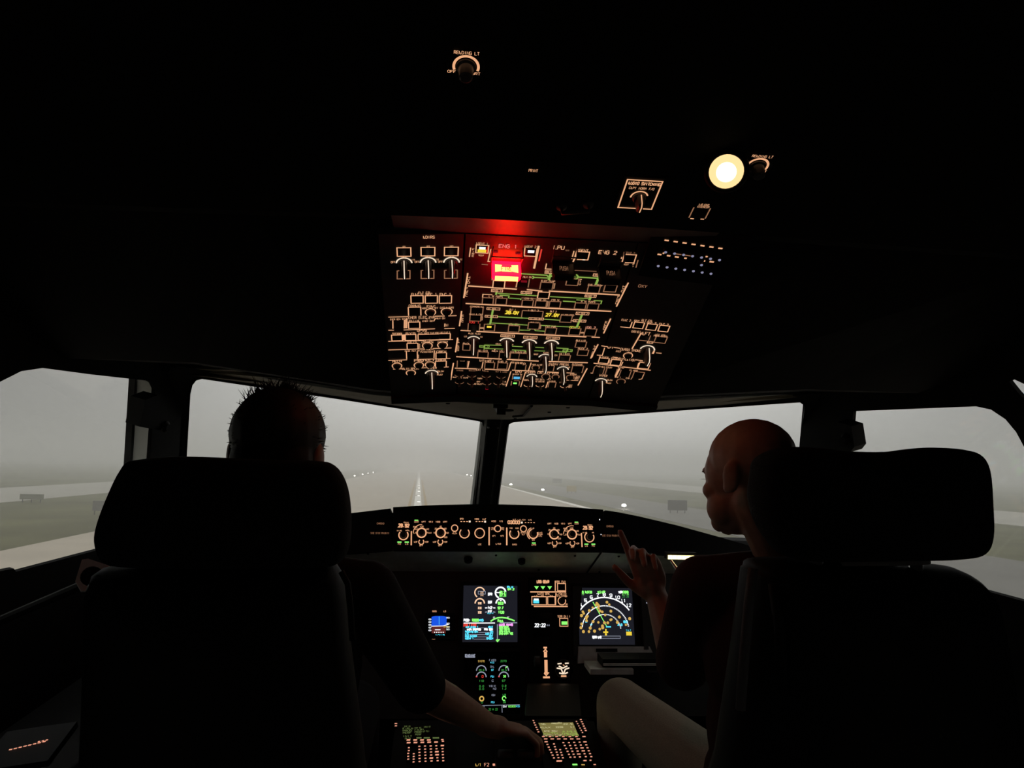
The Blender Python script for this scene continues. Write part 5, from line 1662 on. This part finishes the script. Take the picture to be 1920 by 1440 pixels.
# ------------------------------------------------------------------ seats
def cushion(outline, n, depth, name, m, parent, puff=.35, levels=7):
    """padded cushion: outline loop (3D, roughly coplanar), rounded over along n"""
    c = sum((Vector(p) for p in outline), Vector()) / len(outline)
    n = Vector(n).normalized()
    # densify the loop
    L = []
    for i in range(len(outline)):
        a, b2 = Vector(outline[i]), Vector(outline[(i + 1) % len(outline)])
        z0, z3 = Vector(outline[i - 1]), Vector(outline[(i + 2) % len(outline)])
        for k in range(4):
            t = k / 4
            L.append(.5 * ((2 * a) + (b2 - z0) * t + (2 * z0 - 5 * a + 4 * b2 - z3) * t * t + (-z0 + 3 * a - 3 * b2 + z3) * t ** 3))
    rows = []
    r = min((p - c).length for p in L)
    rad = r * puff
    for k in range(levels):
        t = -math.pi / 2 + math.pi * k / (levels - 1)
        off = depth / 2 * math.sin(t)
        ins = rad * (1 - math.cos(t))
        rows.append([p + (c - p).normalized() * ins + n * off for p in L])
    for kk, s_ in ((.55, 1.0),):
        rows.append([c + (p - c) * kk + n * (depth / 2 * 1.06) for p in rows[-1]])
        rows.insert(0, [c + (p - c) * kk - n * (depth / 2 * 1.06) for p in rows[0]])
    b = MB(); b.grid(rows, close_u=True, cap=True)
    return b.build(name, m, parent, smooth=True)


def rr(x0, x1, z0, z1, r, y, n=4):
    out = []
    for cx, cz, a in ((x1 - r, z1 - r, 0), (x0 + r, z1 - r, 90), (x0 + r, z0 + r, 180), (x1 - r, z0 + r, 270)):
        for k in range(n):
            t = math.radians(a + 90 * k / (n - 1))
            out.append(Vector((cx + r * math.cos(t), y, cz + r * math.sin(t))))
    return out


def seat(sx_, label, head_px, back_px, hy, by):
    t = thing('pilot_seat', label, 'seat', (sx_, 1.35, 0), 'pilot seats')
    cushion([on_y(*p, hy) for p in head_px], (0, 1, 0), .11, 'headrest', 'cover', t, .22)
    cushion([on_y(*p, by) for p in back_px], (0, 1, .05), .13, 'backrest', 'vinyl', t, .16)
    zt = on_y(*head_px[0], hy).z
    for s in (-1, 1):
        b = MB()
        b.tube([(sx_ + s * .09, hy + .02, .98), (sx_ + s * .09, hy + .01, 1.16)], .011, 10)
        b.build('headrest_post', 'metal', t, smooth=True)
    cushion(rr(sx_ - .25, sx_ + .25, 0, .46, .07, 0), (0, 1, 0), .12, 'seat_cushion', 'cover', t, .2).data.transform(Matrix.Translation((0, 1.25, .47)) @ Matrix.Translation((0, 0, 0)) @ Matrix.Rotation(math.radians(-82), 4, 'X') if False else Matrix(((1, 0, 0, 0), (0, 0, 1, 1.27), (0, 1, 0, .46), (0, 0, 0, 1))))
    for s in ((-1,) if sx_ < 0 else (1,)):
        b = MB()
        x = sx_ + s * .285
        b.tube([(x, 1.27, .72), (x, 1.45, .73), (x, 1.62, .72)], .026, 10)
        b.build('armrest', 'vinyl', t, smooth=True)
        b = MB(); b.tube([(x, 1.27, .72), (x - s * .03, 1.27, .5)], .014, 8); b.build('armrest_bracket', 'housing', t)
    b = MB()
    b.grid([[Vector((sx_ + x_, y_, z_)) for x_, y_ in ((-w, 1.33), (w, 1.33), (w, 1.68), (-w, 1.68))] for w, z_, y_ in ((.12, .06, 0), (.10, .10, 0), (.09, .34, 0), (.2, .40, 0))], close_u=True, cap=True)
    b.build('pedestal', 'housing', t)
    b = MB()
    for s in (-1, 1):
        b.abox(sx_ + s * .14 - .02, sx_ + s * .14 + .02, 1.2, 2.0, 0, .06)
    b.abox(sx_ - .14, sx_ + .14, 1.4, 1.6, .02, .06)
    b.build('floor_rail', 'metal', t)
    return t


hl = [(240, 878), (262, 862), (350, 856), (480, 861), (590, 864), (626, 872), (648, 905), (657, 955), (656, 1015), (642, 1050), (600, 1062), (420, 1066), (260, 1062), (210, 1052), (194, 1020), (196, 985), (215, 930)]
bl = [(176, 1112), (184, 1082), (215, 1060), (420, 1050), (600, 1052), (634, 1068), (648, 1108), (654, 1180), (668, 1300), (684, 1440), (690, 1600), (430, 1640), (160, 1600), (165, 1440), (170, 1250)]
seatL = seat(-.525, 'black pilot seat whose padded headrest hides the spiky-haired pilot', hl, bl, 1.17, 1.21)
hr = [(1418, 890), (1424, 862), (1445, 846), (1480, 838), (1530, 840), (1590, 846), (1660, 847), (1720, 840), (1765, 840), (1806, 849), (1826, 880), (1832, 950), (1832, 1005), (1818, 1036), (1780, 1047), (1700, 1050), (1560, 1052), (1482, 1046), (1450, 1020), (1424, 975), (1414, 930)]
br = [(1398, 1085), (1405, 1062), (1430, 1048), (1600, 1046), (1690, 1056), (1770, 1060), (1805, 1074), (1832, 1100), (1850, 1150), (1872, 1280), (1885, 1440), (1890, 1600), (1630, 1640), (1330, 1600), (1350, 1440), (1375, 1250)]
seatR = seat(.535, 'black pilot seat with a grey piped edge, turned towards the bald man', hr, br, 1.17, 1.21)
b = MB()
b.tube([on_y(1412, 1066, 1.13), on_y(1404, 1130, 1.125), on_y(1396, 1220, 1.125), on_y(1388, 1330, 1.13)], .0085, 8)
b.build('side_strap', 'strap', seatR, smooth=True)
b = MB()
b.tube([on_y(1450, 1095, 1.13), on_y(1462, 1180, 1.12), on_y(1466, 1300, 1.12)], .009, 8)
b.build('side_strap', 'vinyl', seatR, smooth=True)
b = MB(); b.tube([on_y(1580, 1056, 1.15), on_y(1700, 1055, 1.15), on_y(1742, 1053, 1.15)], .005, 8); b.build('headrest_bar', 'strap', seatR)
for px, s_ in (((648, 1085), (655, 1170)),):
    b = MB(); b.tube([on_y(640, 1072, 1.17), on_y(652, 1095, 1.165), on_y(657, 1140, 1.165), on_y(661, 1200, 1.165)], .005, 8); b.build('piping', 'vinyl', seatL, smooth=True)
b = MB(); b.tube([on_y(190, 1080, 1.17), on_y(174, 1105, 1.165), on_y(169, 1145, 1.165)], .006, 8); b.build('piping', 'vinyl', seatL, smooth=True)

# ------------------------------------------------------------------ people
def capsule(mb, p0, r0, p1, r1, n=14, m=5):
    p0, p1 = Vector(p0), Vector(p1)
    ax = p1 - p0
    L = ax.length
    prof = [(max(1e-4, r0 * math.cos(t)), r0 * math.sin(t)) for t in [-math.pi / 2 + math.pi / 2 * k / m for k in range(m + 1)]]
    prof += [(max(1e-4, r1 * math.cos(t)), L + r1 * math.sin(t)) for t in [math.pi / 2 * k / m for k in range(m + 1)]]
    mb.lathe(p0, ax if L > 1e-6 else Vector((0, 0, 1)), prof, n)


def ellipsoid(mb, c, R3, rad, n=18, m=12):
    """R3: 3 axis vectors"""
    c = Vector(c)
    rows = []
    for i in range(m + 1):
        t = -math.pi / 2 + math.pi * i / m
        rows.append([c + R3[0] * (rad[0] * max(1e-3, math.cos(t)) * math.cos(a)) + R3[1] * (rad[1] * max(1e-3, math.cos(t)) * math.sin(a)) + R3[2] * (rad[2] * math.sin(t)) for a in [2 * math.pi * k / n for k in range(n)]])
    mb.grid(rows, close_u=True, cap=True)


def blob(mb, voxel, name, m, parent, smooth=6, factor=.6):
    """fuse overlapping volumes into one continuous skin"""
    me = bpy.data.meshes.new(name + '_src')
    me.from_pydata(mb.v, [], mb.f)
    bm = bmesh.new(); bm.from_mesh(me); bmesh.ops.recalc_face_normals(bm, faces=bm.faces[:]); bm.to_mesh(me); bm.free()
    o = bpy.data.objects.new(name + '_src', me)
    COL.objects.link(o)
    r = o.modifiers.new('r', 'REMESH'); r.mode = 'VOXEL'; r.voxel_size = voxel; r.adaptivity = 0
    s = o.modifiers.new('s', 'SMOOTH'); s.iterations = smooth; s.factor = factor
    dg = bpy.context.evaluated_depsgraph_get()
    ev = o.evaluated_get(dg)
    out = bpy.data.meshes.new_from_object(ev)
    out.name = name
    out.materials.clear()
    out.materials.append(MT[m])
    out.polygons.foreach_set('use_smooth', [True] * len(out.polygons))
    bpy.data.objects.remove(o)
    return link(name, out, parent)


def head(mb, c, f, u):
    f = Vector(f).normalized(); u = Vector(u); u = (u - f * u.dot(f)).normalized(); r = f.cross(u)
    A = (r, f, u)
    P_ = lambda x, y, z: c + r * x + f * y + u * z
    ellipsoid(mb, P_(0, -.014, .036), A, (.076, .098, .079))
    ellipsoid(mb, P_(0, .03, .01), A, (.068, .066, .075))
    ellipsoid(mb, P_(0, .036, -.045), A, (.058, .055, .068))
    ellipsoid(mb, P_(0, .045, -.085), A, (.045, .046, .030))
    ellipsoid(mb, P_(0, .076, -.100), A, (.020, .016, .014))
    ellipsoid(mb, P_(0, .080, .022), A, (.050, .020, .012))
    for s in (-1, 1):
        ellipsoid(mb, P_(s * .043, .060, -.022), A, (.022, .024, .020))
        e1 = (r * s + f * -.35).normalized(); e3 = (u + f * -.15).normalized(); e2 = e3.cross(e1)
        ellipsoid(mb, P_(s * .078, -.034, -.006), (e1, e2, e3), (.008, .019, .032))
        ellipsoid(mb, P_(s * .076, -.020, -.024), (e1, e2, e3), (.009, .010, .014))
        ellipsoid(mb, P_(s * .030, .066, -.088), A, (.018, .018, .02))
        ellipsoid(mb, P_(s * .040, .046, -.060), A, (.026, .034, .036))
    capsule(mb, P_(0, .086, .006), .008, P_(0, .102, -.030), .012)
    for s in (-1, 1):
        ellipsoid(mb, P_(s * .011, .098, -.034), A, (.009, .011, .008))
    ellipsoid(mb, P_(0, .092, -.062), A, (.024, .010, .006)); ellipsoid(mb, P_(0, .089, -.072), A, (.021, .010, .006))
    return P_, A


def hand(mb, w, d, nrm, side, curls, spread=.0, thumb=(.7, .6), sc=1.0):
    """w wrist, d towards fingers, nrm out of the BACK of the hand, side +1: thumb on the +(d x nrm) side"""
    d = Vector(d).normalized(); nrm = Vector(nrm); nrm = (nrm - d * nrm.dot(d)).normalized(); t = d.cross(nrm) * side
    A = (t, d, nrm)
    capsule(mb, w - d * .02, .026 * sc, w + d * .02, .027 * sc)
    ellipsoid(mb, w + d * .052 * sc, A, (.040 * sc, .050 * sc, .016 * sc))
    ellipsoid(mb, w + d * .03 * sc + t * .022 * sc - nrm * .006, A, (.018 * sc, .03 * sc, .015 * sc))
    lens = ((.046, .026, .021), (.050, .030, .023), (.046, .028, .022), (.036, .021, .019))
    for k in range(4):
        x = (.030 - .020 * k) * sc
        p = w + d * ((.088, .094, .090, .080)[k] * sc) + t * x
        ang = 0.0
        dirv = (d + t * (spread * (1.5 - k))).normalized()
        rr_ = (.0095, .0098, .0094, .0082)[k] * sc
        q = p - dirv * .02
        capsule(mb, q, rr_ * 1.1, p, rr_ * 1.08)
        for j, L in enumerate(lens[k]):
            ang += curls[k][j]
            dv = dirv * math.cos(ang) - nrm * math.sin(ang)
            q2 = p + dv * (L * sc)
            capsule(mb, p, rr_ * (1.06 - .07 * j), q2, rr_ * (1.0 - .09 * j))
            p = q2
    p = w + d * .022 * sc + t * .030 * sc
    ta, tb_ = thumb
    dv = (d * math.cos(ta) + t * math.sin(ta) - nrm * .25).normalized()
    q2 = p + dv * .042 * sc
    capsule(mb, p, .014 * sc, q2, .0115 * sc)
    dv2 = (d * math.cos(ta - tb_) + t * math.sin(ta - tb_) - nrm * .35).normalized()
    q3 = q2 + dv2 * .030 * sc
    capsule(mb, q2, .0115 * sc, q3, .010 * sc)
    capsule(mb, q3, .010 * sc, q3 + dv2 * .022 * sc, .0085 * sc)


def person(label, hc, face, up, sh, hipc, arms, shirt, trousers, knees, feet, sleeve, sleeve_r=(.058, .050)):
    """sh: (left shoulder, right shoulder); arms: per arm (elbow, wrist, hand kwargs)"""
    t = thing('person', label, 'person', (hipc[0], hipc[1], 0))
    mb = MB()
    P_, A = head(mb, hc, face, up)
    neck = (sh[0] + sh[1]) / 2 + Vector((0, 0, .03))
    capsule(mb, P_(0, -.020, -.055), .054, neck, .060)
    # arms, hands
    for (S, (E, Wr, kw)) in zip(sh, arms):
        capsule(mb, S, .050, E, .042)
        capsule(mb, E, .042, E.lerp(Wr, .35), .041)
        capsule(mb, E.lerp(Wr, .35), .041, Wr, .026)
        hand(mb, Wr, **kw)
    capsule(mb, neck, .07, hipc + Vector((0, 0, .2)), .11)
    for S in sh:
        capsule(mb, neck, .055, S, .05)
    blob(mb, .0042, 'body', 'skin', t, 3, .5)
    # shirt
    mb = MB()
    chest = (sh[0] + sh[1]) / 2 - Vector((0, 0, .13))
    side = (sh[1] - sh[0]).normalized(); fw = Vector((0, 0, 1)).cross(side)
    if fw.y < 0:
        fw = -fw
    B3 = (side, fw, Vector((0, 0, 1)))
    ellipsoid(mb, chest, B3, (.185, .125, .20))
    ellipsoid(mb, chest.lerp(hipc, .55) + Vector((0, .0, .03)), B3, (.175, .135, .22))
    ellipsoid(mb, hipc + Vector((0, 0, .06)), B3, (.18, .135, .14))
    for k, S in enumerate(sh):
        capsule(mb, neck - Vector((0, 0, .01)), .066, S, .064)
        E, Wr, kw = arms[k]
        e = S.lerp(E, min(1, sleeve))
        capsule(mb, S, .066, e, sleeve_r[0])
        if sleeve > 1:
            capsule(mb, E, sleeve_r[0], E.lerp(Wr, sleeve - 1), sleeve_r[1])
    ring = MB()
    blob(mb, .007, 'shirt', shirt, t, 5, .5)
    # trousers and shoes
    mb = MB()
    ellipsoid(mb, hipc, B3, (.185, .15, .11))
    for k, s in enumerate((-1, 1)):
        H = hipc + side * (s * .09)
        capsule(mb, H, .092, knees[k], .066)
        capsule(mb, knees[k], .066, feet[k] + Vector((0, 0, .10)), .052)
    blob(mb, .008, 'trousers', trousers, t, 5, .5)
    for k in range(2):
        mb = MB()
        ellipsoid(mb, feet[k] + Vector((0, .05, .045)), (X, Vector((0, 1, 0)), Vector((0, 0, 1))), (.048, .135, .044))
        capsule(mb, feet[k] + Vector((0, -.02, .06)), .045, feet[k] + Vector((0, -.02, .11)), .046)
        blob(mb, .008, 'shoe', 'shoe', t, 3)
    return t, P_, A


V = Vector
# pilot in the seat ahead of the dim keypad: spiky hair, hand on the thrust lever
rel = ((.25, .45, .35), (.28, .5, .4), (.3, .55, .4), (.35, .55, .4))
grip = ((.35, .6, .45), (.4, .65, .45), (.45, .7, .45), (.5, .7, .45))
hc1 = V((-.500, 1.37, 1.288))
W1 = on_y(922, 1362, 1.87)
E1 = on_y(790, 1290, 1.66)
p1, P1_, A1 = person('person in a dark shirt with short spiky hair, one hand forward on the thrust levers', hc1, (0, 1, -.05), (0, 0, 1), (V((-.70, 1.42, 1.03)), V((-.335, 1.42, 1.03))), V((-.52, 1.45, .60)),
    ((V((-.80, 1.50, .78)), V((-.74, 1.74, .76)), dict(d=(.1, 1, -.1), nrm=(0, .1, 1), side=1, curls=rel)),
     (E1, W1, dict(d=(.90, .30, -.24), nrm=(.15, .1, 1), side=-1, curls=grip, thumb=(.55, .3), sc=1.06))),
    'shirt', 'darktrousers', (V((-.66, 1.92, .66)), V((-.40, 1.92, .66))), (V((-.66, 2.12, .0)), V((-.40, 2.12, .0))), .98)
mb = MB()
for x, y, z, r in ((0, -.016, .040, (.086, .106, .086)), (0, -.055, -.01, (.074, .058, .07)), (0, -.03, .07, (.07, .08, .055))):
    ellipsoid(mb, P1_(x, y, z), A1, r)
hair = blob(mb, .005, 'hair', 'hair', p1, 3)
mb = MB()
rg = random.Random(11)
clumps = [(rg.uniform(0, 2 * math.pi), rg.uniform(.75, 1.5), rg.uniform(.012, .026), V((rg.uniform(-.9, .9), rg.uniform(-.5, .5), rg.uniform(.0, .6)))) for k in range(34)]
def strand(a, e, ln_, bend):
    dv = (A1[0] * math.cos(a) * math.cos(e) + A1[1] * math.sin(a) * math.cos(e) + A1[2] * math.sin(e))
    base = P1_(A1[0].dot(dv) * .083, -.016 + A1[1].dot(dv) * .102, .038 + A1[2].dot(dv) * .083)
    mb.tube([base - dv * .004, base + dv * ln_ * .55 + bend * ln_ * .25, base + dv * ln_ + bend * ln_ * .9], .0013, 4, .0002)
for a, e, ln_, bend in clumps:
    for k in range(13):
        strand(a + rg.gauss(0, .16), e + rg.gauss(0, .10), ln_ * rg.uniform(.45, 1.1), bend + V((rg.gauss(0, .25), rg.gauss(0, .2), rg.gauss(0, .15))))
for k in range(420):
    a, e = rg.uniform(0, 2 * math.pi), rg.uniform(-.35, 1.2)
    if math.sin(a) * math.cos(e) > .55 and e < .6:
        continue
    strand(a, e, rg.uniform(.004, .009), V((rg.gauss(0, .4), rg.gauss(0, .3), rg.gauss(.1, .2))))
o = mb.build('hair_strands', 'hair', p1); o['kind'] = 'stuff'

# bald man in the other seat: looks across to the centre, raised pointing hand, one knee showing
hc2 = V((.428, 1.41, 1.270))
face2 = V((-.34, .935, -.14))
point = ((.12, .15, .1), (.75, .9, .6), (.9, 1.0, .7), (1.0, 1.05, .7))
E2 = on_y(1278, 1252, 1.60)
W2 = on_y(1232, 1120, 1.68)
p2, P2_, A2 = person('bald person in a dark red shirt and beige trousers pointing with a raised hand', hc2, face2, (.0, .0, 1), (on_y(1318, 1100, 1.47), V((.70, 1.37, 1.05))), V((.53, 1.45, .60)),
    ((E2, W2, dict(d=(-.34, .12, 1), nrm=(.35, .9, .1), side=1, curls=point, thumb=(.62, .25), sc=.95)),
     (V((.82, 1.50, .80)), V((.74, 1.72, .74)), dict(d=(-.2, 1, -.1), nrm=(0, .1, 1), side=-1, curls=rel))),
    'shirt2', 'trousers', (on_y(1163, 1318, 1.98), V((.72, 1.96, .66))), (V((.34, 2.12, 0)), V((.70, 2.12, 0))), .92, (.062, .055))
for t_, Pf, Af in ((p1, P1_, A1), (p2, P2_, A2)):
    for s in (-1, 1):
        mb = MB(); ellipsoid(mb, Pf(s * .031, .079, .002), Af, (.011, .009, .008), 12, 8); mb.build('eye', 'eye', t_, smooth=True)
        mb = MB()
        mb.tube([Pf(s * .015, .094, .018), Pf(s * .034, .092, .024), Pf(s * .052, .078, .018)], .0025, 5, .0012); mb.build('eyebrow', 'hair', t_)
mb = MB()
for k in range(9):
    z = (k - 4) * .0022
    mb.tube([P2_(-.031 + z, .089, .004), P2_(-.032 + z * 1.2, .097, .005)], .0006, 4, .0002)
o = mb.build('eyelashes', 'hair', p2); o['kind'] = 'stuff'

# ------------------------------------------------------------------ small fittings
for k, (fr, pts) in enumerate(((SWL, ((238, 740), (262, 731), (283, 762), (288, 798), (265, 797), (228, 790))), (SWR, ((1597, 784), (1608, 787), (1624, 792), (1630, 830), (1622, 840), (1592, 838))))):
    t = thing('visor_bracket', 'black boxy visor bracket at the side window beside the %s' % ('spiky-haired pilot' if k == 0 else 'bald man'), 'bracket', fr.pt(*pts[0]))
    prism([fr.pt(*p, .012) for p in pts], fr.N, .045, 'bracket_body', 'rubber', t)
    b = MB()
    c = fr.pt(*((268, 752) if k == 0 else (1603, 800)), -.0)
    b.lathe(c, fr.N, [(.020, 0), (.020, .02), (.012, .03)], 14)
    b.build('mounting_boss', 'housing', t)
    b = MB()
    c = fr.pt(*((276, 790) if k == 0 else (1615, 815)), .05)
    b.lathe(c, fr.N, [(.016, 0), (.018, .012), (.010, .02)], 14)
    b.build('clamp_knob', 'rubber', t)
# cup holder bracket by the side window
t = thing('cup_holder', 'grey plate cup holder ring beside the seat of the spiky-haired pilot', 'cup holder', on_y(170, 1072, 1.62))
CH = Frame(on_y(172, 1074, 1.62), (1, .25, -.25), (.05, .5, .85))
out = [CH.pt(*p) for p in ((140, 1090), (154, 1050), (166, 1048), (206, 1060), (212, 1066), (200, 1085), (180, 1106), (150, 1108))]
u, v = CH.uv(172, 1080)
inn = [CH.at(u + .022 * math.cos(a), v + .022 * math.sin(a)) for a in [2 * math.pi * k / 18 for k in range(18)]]
holed_multi(out, [inn], -CH.N, .008, 'plate', 'panelgrey', t)
b = MB(); b.lathe(CH.at(u, v, -.004), -CH.N, [(.024, 0), (.024, .05), (.020, .055)], 20); b.build('cup', 'rubber', t)
b = MB(); b.tube([CH.at(u, v, -.03), CH.at(u, v, -.03) + V((-.22, .05, -.1))], .010, 8); b.build('arm', 'housing', t)
# side consoles
for s, nm in ((-1, 'spiky-haired pilot'), (1, 'bald man')):
    t = thing('side_console', 'dark side console with a small lit panel beside the %s' % nm if s < 0 else 'plain dark side console beside the bald man', 'console', (s * 1.05, 1.5, 0))
    b = MB()
    L = [V((s * .84, .9, .55)), V((s * 1.18, .9, .60)), V((s * 1.2, 2.3, .66)), V((s * .92, 2.3, .60))]
    if s > 0:
        L = L[::-1]
    b.grid([[V((p.x, p.y, 0)) for p in L], L], close_u=True, cap=True)
    b.build('console_body', 'housing', t)
    if s < 0:
        SC = Frame(on_y(50, 1398, 1.42), (1, .06, .12), (0, .94, .33))
        plate(SC, -.06, .06, -.05, .05, .012, 'lit_panel', 'black', t)
        P = Panel(SC, t, lw=.0018)
        for k in range(8):
            P.bar(22 + 8.5 * k, 1405 - 1.6 * k, 5.5, 2.2, 'keyglow')
        for k in range(3):
            P.bar(72 + 7 * k, 1393 - k, 4, 2, 'keyglow')
        P.finish()
# strip lamp and clipboard under the wing of the glareshield, first officer side
t = thing('strip_lamp', 'short bright yellow strip lamp glowing beside the bald man\'s raised hand', 'lamp', on_y(1278, 1045, 2.28))
a, c = on_y(1252, 1044, 2.28), on_y(1304, 1045, 2.28)
b = MB(); b.box((a + c) / 2 + V((0, .012, .004)), ((c.x - a.x) / 2 + .004, 0, 0), (0, .012, 0), (0, 0, .010)); b.build('lamp_body', 'housing', t)
for k in range(6):
    p = a.lerp(c, (k + .5) / 6)
    b = MB(); b.box(p + V((0, -.001, -.001)), ((c.x - a.x) / 13.5, 0, 0), (0, .002, 0), (.0, 0, .0062)); b.build('lamp_cell', 'led', t)
b = MB(); b.tube([on_y(1258, 1051, 2.27), on_y(1273, 1072, 2.25)], .004, 6, .006); b.build('clip_arm', 'metal', t)
t = thing('chart_light', 'dim orange chart light beside the raised pointing hand', 'lamp', on_y(1210, 1045, 2.33))
a, c = on_y(1196, 1045, 2.33), on_y(1224, 1044, 2.33)
b = MB(); b.box((a + c) / 2, ((c.x - a.x) / 2, 0, 0), (0, .004, 0), (.0, 0, .0055)); b.build('lens', 'ledside', t)
b = MB(); b.box((a + c) / 2 + V((0, .016, .002)), ((c.x - a.x) / 2 + .004, 0, 0), (0, .012, 0), (.0, 0, .008)); b.build('housing', 'housing', t)
